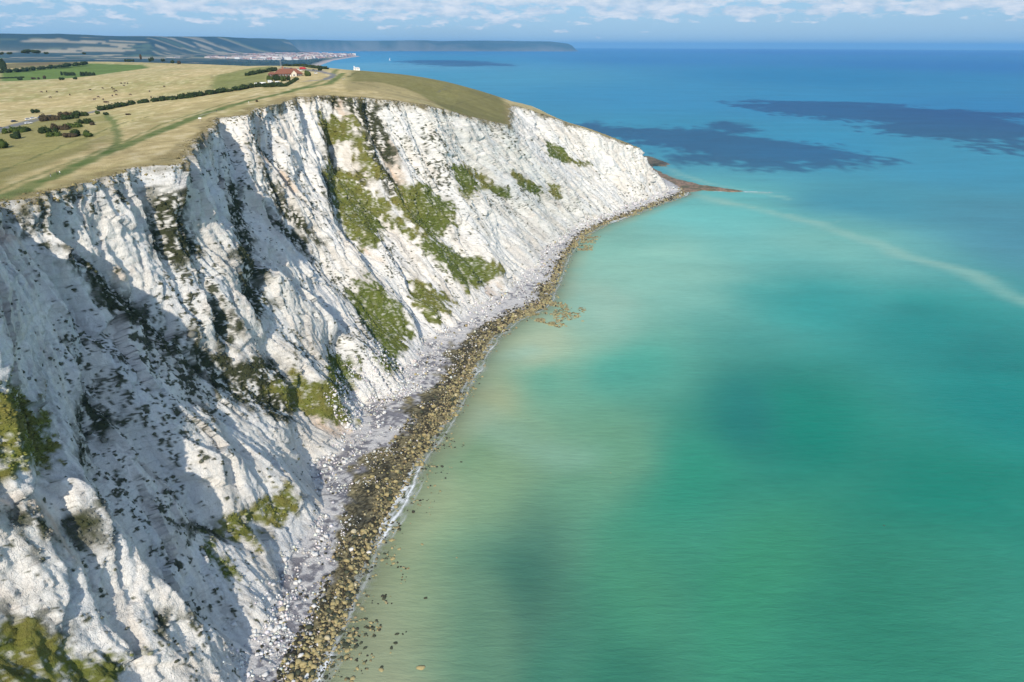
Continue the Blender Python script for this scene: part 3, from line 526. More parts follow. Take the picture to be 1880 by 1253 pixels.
# ================================================================ CLIFF
g = make_cliff(1.0, RELIEF, True)
X, S, T_ = g['X'], g['S'], g['T']
def lerp(a, b, f):
    f = f[..., None]; return a * (1 - f) + np.asarray(b) * f
nx_, ny_ = X[..., 0], X[..., 1]
CHALK = np.array((.78, .735, .665))
def grass_colour(x, y):
    """dry downland turf with greener and browner drifts"""
    a = fbm(x / 45, y / 60, seed=200, o=5); b = fbm(x / 6, y / 8, seed=210, o=4); c = fbm(x / 200, y / 120, seed=220, o=3)
    dry = np.array((.56, .44, .21)); grn = np.array((.26, .27, .08)); brn = np.array((.40, .31, .14)); pale = np.array((.68, .56, .33))
    col = lerp(np.broadcast_to(dry, x.shape + (3,)), grn, np.clip(.30 + .8 * a + .45 * c, 0, .8))
    b2 = fbm(x / 2.2, y / 2.6, seed=225, o=3)
    col = lerp(col, brn, np.clip(.12 + 1.5 * b + .8 * b2, 0, .75)); col = lerp(col, pale, np.clip(-.1 - 1.4 * b + .4 * a - .5 * b2, 0, .7))
    return col
def paint_cliff():
    up = g['up']; tr = g['traced']; z = X[..., 2]
    col = np.broadcast_to(CHALK, X.shape).copy()
    # chalk: faint beds, creamy and bluish-grey drifts, dirt in the runnels
    bed = vnoise(z * 0 + S / 80, z / 1.1 + S * .01, seed=90)
    col *= (1 + .07 * bed * (.4 + .6 * up))[..., None]
    w = fbm((S + T_ * .2) / 8, T_ / 30, seed=91, o=4)
    col = lerp(col, (.56, .50, .43), np.clip(w * 1.3, 0, .55))
    col = lerp(col, (.50, .52, .55), np.clip(-w * 1.1 - .05, 0, .35))
    far = sstep(700, 900, S)
    dirt = sstep(.10, .5, fbm((S + T_ * .25) / 1.6, T_ / 9, seed=92, o=4)) * sstep(-.3, .3, fbm(S / 40, T_ / 30, seed=93, o=2))
    col = lerp(col, (.26, .235, .20), dirt * .42 * (1 - .5 * far))
    wS = S + fbm(S / 6, T_ / 6, seed=94, o=3) * 4.0; wT = T_ + fbm(S / 5, T_ / 5, seed=95, o=3) * 5.0
    stain = np.zeros(S.shape)
    for p in STAIN_PATCHES: stain = np.maximum(stain, sstep(-3, 2, poly_box(wS, wT, p)))
    cream = stain * (.4 + .6 * (S < 520)); 
    col = lerp(col, (.55, .33, .17), stain * np.clip(.32 + .6 * fbm(S / 3, T_ / 12, seed=96), 0, 1))
    # plants
    gr = np.full(S.shape, -99.); sc = np.full(S.shape, -99.)
    for p in GRASS_PATCHES: gr = np.maximum(gr, poly_box(wS, wT, p))
    for p in SCRUB_PATCHES: sc = np.maximum(sc, poly_box(wS, wT, p))
    spk = fbm(nx_ / 3.2, ny_ / 3.2, z / 6.0, seed=100, o=4)
    spk2 = fbm(nx_ / 1.15, ny_ / 1.15, z / 1.5, seed=110, o=3)
    region = fbm(S / 45, T_ / 35, seed=120, o=3)
    gully = np.clip(-tr / 8, 0, 1)
    dens = -.10 + .60 * np.clip(region + .05, 0, 1) + .10 * gully + .075 * (S < 420)
    dens = dens * (1 - .55 * far) * (1 - sstep(SLANT - 24, SLANT - 8, T_))
    g_in = sstep(-4.5, 0.0, gr + spk * 6 + spk2 * 2)
    s_in = sstep(-5, 2.5, sc + spk * 4)
    plant = np.maximum(g_in * np.clip(1.25 + spk2 * 1.5 + .7 * spk, 0, 1), s_in * sstep(-.42, -.12, spk * .8 + .9 * spk2))
    speck = sstep(.50 - dens, .57 - dens, spk * .5 + spk2 * .75 + .12)
    ds = np.linalg.norm(np.gradient(X, axis=0), axis=-1)       # no specks where the sheet is stretched
    tuft = np.maximum(plant, speck * .95 * (T_ > 3) * sstep(2.0, 1.1, ds / (1 + 1.2 * sstep(450, 900, S))))
    gcol = lerp(np.broadcast_to(np.array((.150, .165, .032)), X.shape), (.185, .165, .045), np.clip(.4 + 1.1 * spk, 0, 1))
    gcol = lerp(gcol, (.085, .115, .022), np.clip(.2 + 1.5 * region, 0, .8))
    dcol = np.broadcast_to(np.array((.052, .056, .026)), X.shape) * (1 + .5 * spk2)[..., None]
    pc = lerp(dcol, gcol, np.clip(g_in * 1.2, 0, 1))
    col = lerp(col, pc, np.clip(tuft, 0, 1))
    veg = np.clip(tuft, 0, 1)
    # rim: turf hanging over the edge
    rim = sstep(-2, 9, 5.5 + fbm(S / 9, T_ * 0, seed=130, o=3) * 11 - T_ + fbm(S / 1.6, T_ / 2, seed=131, o=2) * 3)
    rimc = lerp(np.broadcast_to(np.array((.20, .165, .075)), X.shape), (.13, .105, .06), np.clip(.4 + spk2, 0, 1))
    rim = rim * (T_ > -1)
    col = lerp(col, rimc, rim * np.clip(.8 + spk, 0, 1)); 
    # turf
    m = sstep(0, -2.0, T_ + fbm(S / 3, T_ / 3, seed=132) * 1.5)
    gc = plateau_colour(nx_[:, :g['c0'] + 4], ny_[:, :g['c0'] + 4])
    tc_ = col.copy(); tc_[:, :g['c0'] + 4] = gc
    br = np.clip(sstep(-13, -4, T_ + 7 * fbm(S / 14, T_ / 8, seed=133)) * .75, 0, 1)
    tc_ = lerp(tc_, (.225, .18, .08), br * np.clip(.8 + spk, 0, 1))
    col = lerp(col, tc_, m)
    # beach
    bt = (T_ - SLANT) / 30                                   # 0 at the foot, 1 at the waterline
    bn = fbm(nx_ / 6, ny_ / 6, seed=140, o=4)
    shingle = np.broadcast_to(np.array((.225, .215, .228)), X.shape) * (1 + .25 * fbm(nx_ / 1.2, ny_ / 1.2, seed=141, o=3))[..., None]
    pale = sstep(.05, .25, .35 * sstep(380, 600, S) + fbm(nx_ / 2.0, ny_ / 2.0, seed=142, o=4) + .10 + .35 * sstep(.12, .0, bt) + .5 * fbm(nx_ / 22, ny_ / 22, seed=143, o=2))
    beach = lerp(shingle, (.62, .59, .56), pale * .9)
    wet = sstep(.50, .66, bt + bn * .25 + .22 * vnoise(S / 28, S * 0, seed=145) - .34 * sstep(430, 700, S))
    wetc = lerp(np.broadcast_to(np.array((.085, .078, .052)), X.shape), (.22, .185, .10), np.clip(.45 + bn * 1.2 + sstep(.7, 1.0, bt) * .5, 0, 1))
    wetc = wetc * (1 + .9 * np.clip(fbm(nx_ / .8, ny_ / .8, seed=146, o=2) * 1.6, -.7, 1))[..., None]
    beach = lerp(beach, wetc, wet)
    under = sstep(1.0, 1.25, bt); beach = lerp(beach, (.16, .15, .085), under)
    fb = sstep(SLANT - 2, SLANT + 1.5, T_ + bn * 3)
    col = lerp(col, beach, fb)
    return np.clip(col, .005, .9), veg * (1 - fb)
def poly_box(a, b, p):
    """poly_sd, evaluated only near the polygon"""
    xs = [q[0] for q in p]; ys = [q[1] for q in p]; out = np.full(a.shape, -99.)
    m = (a > min(xs) - 12) & (a < max(xs) + 12) & (b > min(ys) - 12) & (b < max(ys) + 12)
    if m.any(): out[m] = poly_sd(a[m], b[m], p)
    return out
def plateau_colour(x, y):
    col = grass_colour(x, y)
    wx = x + fbm(x / 8, y / 8, seed=230) * 2.5; wy = y + fbm(x / 8, y / 8, seed=231) * 2.5
    for c, k, soft, p in FIELDS:
        sd = poly_sd(wx, wy, p); nv = 1 + .25 * fbm(x / 25, y / 14, seed=240, o=4)
        col = lerp(col, np.array(c) * nv[..., None], sstep(-soft, soft, sd) * k)
    for c, k, wd, p in TRACKS:
        d = seg_dist(wx, wy, p); col = lerp(col, c, (1 - sstep(wd * .5, wd * 1.3, d)) * k * (.92 + .16 * vnoise(x / 5, y / 5, seed=250)))
    return col
ccol_, veg_ = paint_cliff()
chalk_mat = attr_mat('weathered_chalk', rough=.95, noise=((2.2, .12), (.5, .05)), bump=((.6, .6), (1.6, 1.0), (4.5, .8)), spec=.08)
def add_joints(m):
    """fractures and thin flint beds across the chalk"""
    t = m.node_tree; b = t.nodes['Principled BSDF']; gp = N(t, 'ShaderNodeNewGeometry')
    mp = N(t, 'ShaderNodeMapping'); mp.inputs['Scale'].default_value = (.42, .42, .20); t.links.new(gp.outputs['Position'], mp.inputs[0])
    wn = N(t, 'ShaderNodeTexNoise', i_Scale=.35, i_Detail=3.0); t.links.new(gp.outputs['Position'], wn.inputs['Vector'])
    off = N(t, 'ShaderNodeVectorMath', operation='MULTIPLY_ADD'); t.links.new(wn.outputs['Color'], off.inputs[0]); off.inputs[1].default_value = (1.6, 1.6, 1.6); t.links.new(mp.outputs[0], off.inputs[2])
    vo = N(t, 'ShaderNodeTexVoronoi', feature='DISTANCE_TO_EDGE', i_Scale=1.0); t.links.new(off.outputs[0], vo.inputs['Vector'])
    crack = ramp(t, vo.outputs['Distance'], [(0, 0), (.06, 1)])
    sp = N(t, 'ShaderNodeSeparateXYZ'); t.links.new(gp.outputs['Position'], sp.inputs[0])
    zc = N(t, 'ShaderNodeCombineXYZ'); t.links.new(M(t, 'ADD', M(t, 'MULTIPLY', sp.outputs[2], .62), M(t, 'MULTIPLY', wn.outputs[0], .8)), zc.inputs[2])
    bn = N(t, 'ShaderNodeTexNoise', i_Scale=1.0, i_Detail=3.0, i_Roughness=.7); t.links.new(zc.outputs[0], bn.inputs['Vector'])
    bed = ramp(t, bn.outputs[0], [(.38, .86), (.46, 1)])
    old = b.inputs['Base Color'].links[0].from_socket
    k = M(t, 'MULTIPLY', M(t, 'ADD', M(t, 'MULTIPLY', crack, .05), .95), bed)
    sc = N(t, 'ShaderNodeVectorMath', operation='SCALE'); t.links.new(old, sc.inputs[0]); t.links.new(k, sc.inputs['Scale']); t.links.new(sc.outputs[0], b.inputs['Base Color'])
    bp = N(t, 'ShaderNodeBump', i_Strength=.45, i_Distance=.4); t.links.new(M(t, 'MULTIPLY', crack, bed), bp.inputs['Height'])
    t.links.new(b.inputs['Normal'].links[0].from_socket, bp.inputs['Normal']); t.links.new(bp.outputs[0], b.inputs['Normal'])
add_joints(chalk_mat)
cliff = link('chalk_cliff', grid_mesh('chalk_cliff', X, [('col', ccol_)], smooth=False), chalk_mat); tag(cliff, kind='structure')

# ================================================================ DOWNLAND behind the cliff top
def polar(az0, az1, na, r0, r1, nr, p=1.0):
    az = np.radians(np.linspace(az0, az1, na)); r = r0 * (r1 / r0) ** (np.linspace(0, 1, nr) ** p)
    A, Rr = np.meshgrid(az, r, indexing='ij'); return np.sin(A) * Rr, np.cos(A) * Rr, A, Rr
px_, py_, A_, Rr_ = polar(-75, 12, 540, 170, 3000, 360)
es = station(np.arange(0, SLEN, 8.))
edge_poly = [tuple(e[:2]) for e in es] + [(60, 1700), (-200, 2600), (-1500, 4200), (-6000, 4200), (-6000, -60)]
sd_ = poly_sd(px_, py_, edge_poly)
pz_ = zplat(px_, py_)
pz_ = pz_ + fbm(px_ / 40, py_ / 40, seed=300, o=3) * .5 - 60 * sstep(1500, 3000, Rr_) ** 1.0
pz_ = np.where(sd_ < 48, pz_ - .9 * sstep(50, 38, sd_), pz_)
down = link('downland', grid_mesh('downland', np.stack([px_, py_, pz_], -1), [('col', plateau_colour(px_, py_))], mask=(sd_ > 34)),
            attr_mat('turf', rough=.95, noise=((1.1, .32), (.25, .22), (.07, .12)), bump=((1.2, .6),), spec=.05)); tag(down, kind='structure')

# ================================================================ LOWLAND and far hills
COAST = [(-1000, 3300), (-1500, 5600), (-1910, 7338), (-2300, 9500), (-2560, 11900), (-2640, 12900), (-3100, 13300), (-4300, 15500), (-5600, 18500), (-5900, 20500),
         (-4800, 22300), (-2500, 23300), (0, 23700), (1300, 24000), (2200, 24600), (2300, 26000), (2000, 45000), (-60000, 45000), (-60000, -3000), (-3000, -3000)]
lx, ly, lA, lR = polar(-62, 9, 620, 2300, 32000, 230)
lsd = poly_sd(lx, ly, COAST)
lz = 6 + 14 * fbm(lx / 1500, ly / 1500, seed=400, o=3)
azd = np.degrees(lA)
start = np.interp(azd, [-62, -26, -21, -16, -11, -6, 9], [9000, 9600, 12500, 15500, 18500, 22500, 23800])
top_r = start + 2500
rise = sstep(0, 1, (lR - start) / 2500)
# angle of the crest above eye level, along the range
crest = np.interp(azd, [-62, -34.6, -31.3, -27.9, -21.6, -14, -5.9, .84, 2.9, 4.2, 5.0, 9], [.012, .0120, .0132, .0107, .0088, .0068, .0054, .0054, .0047, .0022, -.003, -.004])
ht = 190 + crest * top_r
lz = lz * (1 - rise) + rise * ht * (.93 + .07 * fbm(lx / 1500, ly / 1500, seed=411, o=3)) - (rise * (1 - rise)) * 4 * 14 * (fbm(lx / 2600, ly / 1500, seed=410, o=4))
lz = lz + 45 * sstep(.45, 1, lR / start) * (1 - rise)
lz = np.minimum(lz, 345)
lz = np.where(lsd > 0, np.maximum(lz, 2.5) * sstep(-20, 260, lsd) + .6, -8)
def cells(x, y, sc, seed):
    """irregular field pattern: id of the nearest jittered point, distance to the border"""
    gx, gy = x / sc, y / sc; ix, iy = np.floor(gx).astype(int), np.floor(gy).astype(int)
    b1 = np.full(x.shape, 9.); b2 = np.full(x.shape, 9.); idv = np.zeros(x.shape)
    for a in (-1, 0, 1):
        for b in (-1, 0, 1):
            jx = ix + a + _hash(ix + a, iy + b, 1, seed); jy = iy + b + _hash(ix + a, iy + b, 2, seed)
            d = np.hypot(gx - jx, gy - jy); h = _hash(ix + a, iy + b, 3, seed)
            m = d < b1; b2 = np.where(m, b1, np.minimum(b2, d)); idv = np.where(m, h, idv); b1 = np.where(m, d, b1)
    return idv, b2 - b1
tu, tv = lA * 10000 / 2.6, lR               # fields drawn out across the slope
fid, fb_ = cells(tu + 120 * vnoise(lx / 900, ly / 900), tv, 230, 500)
cols = np.array([(.30, .25, .13), (.11, .13, .05), (.36, .30, .17), (.05, .065, .03), (.09, .12, .045), (.40, .33, .20), (.045, .06, .028)])
lc = cols[(fid * 6.99).astype(int)]
lc = lerp(lc, (.035, .05, .025), 1 - sstep(.04, .12, fb_))
wood = sstep(-.02, .08, fbm(tu / 330, tv / 420, seed=510, o=4) + .5 * fbm(lx / 2200, ly / 1600, seed=512, o=2) - .06 * rise)
lc = lerp(lc, (.035, .05, .026), wood * .95)
near = sstep(9800, 7800, lR) * (1 - rise); lc = lerp(lc, (.032, .046, .024), near * sstep(-.45, -.2, fbm(lx / 500, ly / 300, seed=520, o=3)) * .95)
flat = sstep(.0, .10, rise) * sstep(.5, .2, rise); lc = lerp(lc, (.34, .29, .16), flat * sstep(-.1, .2, fbm(tu / 900, tv / 700, seed=530, o=3)) * .2)
lc = lc * (1 - .15 * rise)[..., None]
lc = lerp(lc, (.045, .065, .035), sstep(14000, 19000, lR) * .88)
lc = lerp(lc, (.22, .21, .19), sstep(15000, 19000, lR) * sstep(.12, .3, fbm(tu / 200, tv / 260, seed=540, o=3)) * sstep(1400, 300, lsd) * .3)
lc = lerp(lc, (.50, .40, .33), sstep(150, 40, lsd) * (lsd > -200) * (1 - .75 * sstep(14000, 17000, lR)))
low = link('lowland', grid_mesh('lowland', np.stack([lx, ly, lz], -1), [('col', lc)], mask=(lsd > -150)),
           attr_mat('farmland', rough=1, noise=((.004, .2), (.02, .2)), bump=(), spec=.0)); tag(low, kind='structure')

# ================================================================ SEA
sx_, sy_, sA, sR = polar(-80, 80, 520, 45, 50000, 470)
def world_of(p): return p
sw = []
az_s, lr_s = sA, np.log(sR)
num = np.zeros(sR.shape + (3,)); den = np.zeros(sR.shape)
wzx = sx_ + 40 * fbm(sx_ / 150, sy_ / 150, seed=600, o=3); wzy = sy_ + 40 * fbm(sx_ / 150, sy_ / 150, seed=601, o=3)
wa = np.arctan2(wzx, wzy); wl = np.log(np.hypot(wzx, wzy))
for (x, y, c) in SEA_COLOURS:
    a = math.atan2(x, y); l = math.log(math.hypot(x, y))
    d2 = (wa - a) ** 2 * 1.0 + ((wl - l) * .55) ** 2
    w = 1 / (d2 + .0016) ** 1.6; num += w[..., None] * np.array(srgb(*c)); den += w
seac = num / den[..., None]
near_k = sstep(1500, 450, sR)[..., None]          # milkier water under the cliff
seac = seac * (SEA_GAIN * (1 - near_k) + np.array((1.50, 1.08, .97)) * near_k)
fx_, fy_ = sx_ / (40 + sR * .12), sy_ / (40 + sR * .12)
drift = fbm(sx_ / 160, sy_ / 60, seed=610, o=5)
lobes = fbm(sx_ / 95 + .6 * drift, sy_ / 150, seed=612, o=4)
seac = seac * (1 + .12 * drift)[..., None] * (1 + lobes[..., None] * np.array((.32, .13, .10)) * near_k)
for wd, k, p in PLUMES:
    ws = seg_dist(sx_ + 18 * fbm(sx_ / 60, sy_ / 60, seed=620, o=4), sy_ + 18 * fbm(sx_ / 60, sy_ / 60, seed=621, o=4), p)
    seac = lerp(seac, np.array(srgb(150, 195, 180)) * SEA_GAIN, (1 - sstep(0, wd, ws)) * k * np.clip(.85 + .6 * fbm(sx_ / 60, sy_ / 40, seed=622, o=3), .5, 1))
shore = [tuple(e[5:7]) for e in es]
sdist = seg_dist(sx_, sy_, shore)
seac = lerp(seac, np.array(srgb(168, 178, 148)) * SEA_GAIN, np.clip(1 - sdist / 26, 0, 1) * .75 * np.clip(.8 + fbm(sx_ / 14, sy_ / 14, seed=630), 0, 1))
clear = .88 * np.exp(-np.maximum(sdist - 2, 0) / 7.5)
clear = np.where(sR > 3000, 0, clear)
def sea_material():
    m, t, b = mat_new('sea_water')
    a = N(t, 'ShaderNodeAttribute', attribute_name='col'); k = N(t, 'ShaderNodeAttribute', attribute_name='clear')
    gm = N(t, 'ShaderNodeNewGeometry')
    def wn(sx, sy, rot, det, rough=.6):
        mp = N(t, 'ShaderNodeMapping'); mp.inputs['Scale'].default_value = (sx, sy, 1); mp.inputs['Rotation'].default_value = (0, 0, R_(rot))
        t.links.new(gm.outputs['Position'], mp.inputs[0])
        nz = N(t, 'ShaderNodeTexNoise', i_Scale=1.0, i_Detail=det, i_Roughness=rough, i_Distortion=.3); t.links.new(mp.outputs[0], nz.inputs['Vector']); return nz.outputs[0]
    w1 = wn(.10, .42, -12, 4); w2 = wn(.5, 1.3, 20, 3); w3 = wn(.012, .05, -6, 5, .7)
    h = M(t, 'ADD', M(t, 'MULTIPLY', w1, .55), M(t, 'MULTIPLY', w2, .16))
    bp = N(t, 'ShaderNodeBump', i_Strength=.55, i_Distance=1.0); t.links.new(h, bp.inputs['Height'])
    f = M(t, 'ADD', 1.0, M(t, 'ADD', M(t, 'MULTIPLY', M(t, 'SUBTRACT', w1, .5), .30), M(t, 'MULTIPLY', M(t, 'SUBTRACT', w3, .5), .30)))
    c = N(t, 'ShaderNodeVectorMath', operation='SCALE'); t.links.new(a.outputs['Color'], c.inputs[0]); t.links.new(f, c.inputs['Scale'])
    df = N(t, 'ShaderNodeBsdfDiffuse'); t.links.new(c.outputs[0], df.inputs[0]); t.links.new(bp.outputs[0], df.inputs['Normal'])
    gl = N(t, 'ShaderNodeBsdfGlossy', i_Roughness=.22); t.links.new(bp.outputs[0], gl.inputs['Normal'])
    # a rough sea mirrors far less at grazing angles than a flat one: its wave faces tilt towards the viewer
    fr = N(t, 'ShaderNodeFresnel', i_IOR=1.33); t.links.new(bp.outputs[0], fr.inputs['Normal'])
    wsurf = N(t, 'ShaderNodeMixShader'); t.links.new(M(t, 'MINIMUM', M(t, 'MULTIPLY', fr.outputs[0], .6), .14), wsurf.inputs[0])
    t.links.new(df.outputs[0], wsurf.inputs[1]); t.links.new(gl.outputs[0], wsurf.inputs[2])
    tr = N(t, 'ShaderNodeBsdfTransparent'); tr.inputs[0].default_value = (.80, .90, .80, 1)
    mx = N(t, 'ShaderNodeMixShader'); t.links.new(k.outputs['Fac'], mx.inputs[0]); t.links.new(wsurf.outputs[0], mx.inputs[1]); t.links.new(tr.outputs[0], mx.inputs[2])
    t.links.new(mx.outputs[0], t.nodes['Material Output'].inputs[0]); return m
inland_sd = poly_sd(sx_, sy_, [tuple(e[3:5]) for e in es] + [(0, 1400), (-900, 3000), (-3000, 3000), (-3000, -500), (-400, -500)])
sea = link('sea', grid_mesh('sea', np.stack([sx_, sy_, np.zeros_like(sx_)], -1), [('col', seac), ('clear', clear)], mask=(inland_sd < 3)), sea_material()); tag(sea, kind='structure')

# ================================================================ HAZE
def haze_box():
    x0, x1, y0, y1, z0, z1 = -60500, 60500, -14500, 60500, -12, 348
    V = np.array([(x, y, z) for x in (x0, x1) for y in (y0, y1) for z in (z0, z1)], float)
    Fc = np.array([(0, 1, 3, 2), (4, 6, 7, 5), (0, 4, 5, 1), (2, 3, 7, 6), (0, 2, 6, 4), (1, 5, 7, 3)])
    m = bpy.data.materials.new('thin_haze'); m.use_nodes = True; t = m.node_tree; t.nodes.clear()
    o = N(t, 'ShaderNodeOutputMaterial'); v = N(t, 'ShaderNodeVolumePrincipled')
    v.inputs['Color'].default_value = HAZE_COLOUR; v.inputs['Density'].default_value = HAZE_DENSITY; v.inputs['Anisotropy'].default_value = 0
    t.links.new(v.outputs[0], o.inputs['Volume'])
    h = link('haze', poly_mesh('haze', V, Fc, smooth=False), m); tag(h, kind='stuff')
haze_box()
# ================================================================ small-geometry tools
def ico(sub):
    bm = bmesh.new(); bmesh.ops.create_icosphere(bm, subdivisions=sub, radius=1); bm.verts.ensure_lookup_table()
    V = np.array([v.co[:] for v in bm.verts]); Fc = np.array([[v.index for v in f.verts] for f in bm.faces]); bm.free(); return V, Fc
ICO1, ICO2, ICO3 = ico(1), ico(2), ico(3)
rng = np.random.default_rng(11)
def many(base, P, size, cols, squash=(.6, .95), rough=.28):
    """one mesh of many jittered, turned and squashed copies of a base shape"""
    bv, bf = base; n = len(P); nv = len(bv)
    a = rng.uniform(0, 2 * np.pi, n); ca, sa = np.cos(a)[:, None], np.sin(a)[:, None]
    J = bv[None] * (1 + rng.uniform(-rough, rough, (n, nv, 1)))
    sc = size[:, None, None] * np.stack([rng.uniform(.75, 1.25, n), rng.uniform(.65, 1.1, n), rng.uniform(*squash, n)], 1)[:, None]
    J = J * sc
    x = J[..., 0] * ca - J[..., 1] * sa; y = J[..., 0] * sa + J[..., 1] * ca
    V = np.stack([x, y, J[..., 2]], -1) + P[:, None]
    Fc = bf[None] + (np.arange(n) * nv)[:, None, None]
    C = np.repeat(cols[:, None], nv, 1)
    return V.reshape(-1, 3), Fc.reshape(-1, bf.shape[1]), C.reshape(-1, 3)
def join(parts):
    V, Fc, C = [], [], []; k = 0
    for v, f, c in parts: V.append(v); Fc.append(f + k); C.append(c); k += len(v)
    return np.concatenate(V), np.concatenate(Fc), np.concatenate(C)
def at_cliff(s, t):
    """world position on the finished cliff and beach for coast metres s, face metres t"""
    si = np.interp(s, S[:, 0], np.arange(S.shape[0])); ti = np.interp(t, T_[0], np.arange(T_.shape[1]))
    i = np.clip(si.astype(int), 0, S.shape[0] - 2); j = np.clip(ti.astype(int), 0, T_.shape[1] - 2)
    f = (si - i)[:, None]; h = (ti - j)[:, None]
    return (X[i, j] * (1 - f) + X[i + 1, j] * f) * (1 - h) + (X[i, j + 1] * (1 - f) + X[i + 1, j + 1] * f) * h
def cam_dist(P): return np.linalg.norm(P - np.array([0, 0, 190.]), axis=1)

# ================================================================ ROCKS of the beach
stone_mat = attr_mat('sea_worn_stone', rough=.85, noise=((3.0, .2),), bump=((2.5, .3),), spec=.2)
big = []           # (size/distance, position, size, colour class)
PALE, OLIVE, WEED, CREAM = 0, 1, 2, 3
base_cols = np.array([(.62, .60, .575), (.30, .25, .125), (.048, .044, .028), (.45, .39, .25)])
def rocks(n, t0, t1, sz, cls_p, thr, seed, s0=150, s1=1120, tpow=1.0, sink=.25):
    # denser close to the viewer, where they can be told apart
    u = rng.uniform(0, 1, n); s = s0 + (s1 - s0) * u ** 1.45
    t = t0 + (t1 - t0) * rng.uniform(0, 1, n) ** tpow
    P = at_cliff(s, t)
    m = fbm(P[:, 0] / 7, P[:, 1] / 7, seed=seed, o=3) + .2 * fbm(P[:, 0] / 30, P[:, 1] / 30, seed=seed + 50, o=2) > thr
    P, s, t = P[m], s[m], t[m]; k = len(P)
    size = sz * np.exp(rng.normal(0, .45, k)) * (1 + .5 * sstep(350, 900, s))
    if SLANT + 10 < t0 < SLANT + 25:                       # the weedy belt thins out along the coast
        kp = rng.random(k) > .62 * sstep(520, 760, s); P, s, t, size = P[kp], s[kp], t[kp], size[kp]; k = len(P)
    cls = rng.choice(4, k, p=cls_p)
    P[:, 2] += size * (.5 - sink)
    return P, size, cls
sets = [rocks(5200, SLANT - 2, SLANT + 9, .42, [.93, 0, .02, .05], -.2, 700, tpow=1.3),
        rocks(9500, SLANT + 4, SLANT + 22, .30, [.80, .04, .10, .06], .02, 701),
        rocks(8500, SLANT + 17, SLANT + 28, .40, [.06, .32, .57, .05], -.25, 702),
        rocks(11500, SLANT + 23, SLANT + 32.5, .44, [.01, .72, .24, .03], -.3, 703, tpow=.8, sink=.15),
        rocks(1400, SLANT + 31, SLANT + 36, .5, [0, .85, .15, 0], .05, 704, sink=0.0),
        rocks(2400, SLANT - 26, SLANT - 1, .40, [1, 0, 0, 0], -.1, 705, s0=335, s1=445, tpow=.7, sink=.1),
        rocks(3000, SLANT + 30, SLANT + 41, .42, [0, .55, .45, 0], -.05, 711, s0=150, s1=330, tpow=1.7, sink=.1),
        rocks(3200, SLANT + 29, SLANT + 47, .55, [0, .9, .1, 0], -.05, 708, s0=560, s1=600, tpow=1.5, sink=0.0),
        rocks(1000, SLANT + 29, SLANT + 42, .6, [0, .9, .1, 0], -.05, 709, s0=700, s1=735, tpow=1.5, sink=0.0),
        rocks(1600, SLANT - 14, SLANT - 1, .36, [1, 0, 0, 0], .15, 706, tpow=.6, sink=.1)]
P = np.concatenate([a[0] for a in sets]); size = np.concatenate([a[1] for a in sets]); cls = np.concatenate([a[2] for a in sets])
# a few outsize blocks
nb = 60; ex = rocks(nb, SLANT + 2, SLANT + 30, .85, [.4, .3, .22, .08], -1, 707, s0=185, s1=620)
P = np.concatenate([P, ex[0]]); size = np.minimum(np.concatenate([size, ex[1]]), 1.35); cls = np.concatenate([cls, ex[2]])
ccc = base_cols[cls] * rng.uniform(.55, 1.25, (len(P), 1)) * (1 + rng.uniform(-.06, .06, (len(P), 3)))
P[:, 2] = np.where(P[:, 2] < 0, np.maximum(P[:, 2], -.22 * size), P[:, 2])
pxs = size / cam_dist(P); vis = (P[:, 0] / (P[:, 1] * .918 + 75) > -.75) & (P[:, 1] > 150)
order = np.argsort(-np.where(vis, pxs, 0)); top = order[:300]; rest = np.ones(len(P), bool); rest[top] = False
stuff_rock = []
Vr, Fr, Cr = many(ICO1, P[rest], size[rest], ccc[rest])
o = link('beach_rocks', poly_mesh('beach_rocks', Vr, Fr, [('col', Cr)], smooth=False), stone_mat); tag(o, kind='stuff')
rock_mats = [plain('pale_chalk_block', (.62, .60, .57), .9, .2, 1.5), plain('olive_algae_block', (.34, .275, .125), .8, .3, 1.8),
             plain('dark_weed_block', (.050, .055, .028), .7, .4, 2.2), plain('cream_block', (.46, .40, .26), .85, .25, 1.6)]
rock_info = ['pale chalk boulder', 'olive algae coated boulder', 'dark seaweed covered boulder', 'cream coloured boulder']
Wst = station(np.arange(0, SLEN, 2.))
def beach_zone(p):
    d = np.hypot(Wst[:, 5] - p[0], Wst[:, 6] - p[1]).min(); f = np.hypot(Wst[:, 3] - p[0], Wst[:, 4] - p[1]).min(); k = d / (d + f)
    w = "at the water's edge" if k < .22 else 'in the middle of the beach' if k < .68 else 'close to the cliff foot'
    y = p[1]
    return w + ' ' + ('nearest the bottom edge' if y < 172 else 'near the bottom' if y < 195 else 'below the grassy ledge' if y < 235 else 'by the shadowed cove' if y < 290 else 'beyond the cove' if y < 360 else 'farther along')
variants = {}
def rock_mesh(c, k):
    if (c, k) not in variants:
        bv, bf = ICO2; r = np.random.default_rng(100 * c + k)
        q = bv + r.normal(0, 3, 3)
        d = 1 + .30 * fbm(q[:, 0] * 1.1, q[:, 1] * 1.1, q[:, 2] * 1.1, seed=k, o=2) + r.uniform(-.05, .05, len(bv))
        # a few flat facets, as broken chalk has
        V = bv * d[:, None]
        for _ in range(9):
            nrm = r.normal(0, 1, 3); nrm /= np.linalg.norm(nrm); h = r.uniform(.55, .8); ex_ = V @ nrm - h
            V = V - np.where(ex_ > 0, ex_, 0)[:, None] * nrm
        me = poly_mesh('boulder', V * np.array([1.15, .9, .72]), bf, smooth=False); me.materials.append(rock_mats[c]); variants[(c, k)] = me
    return variants[(c, k)]
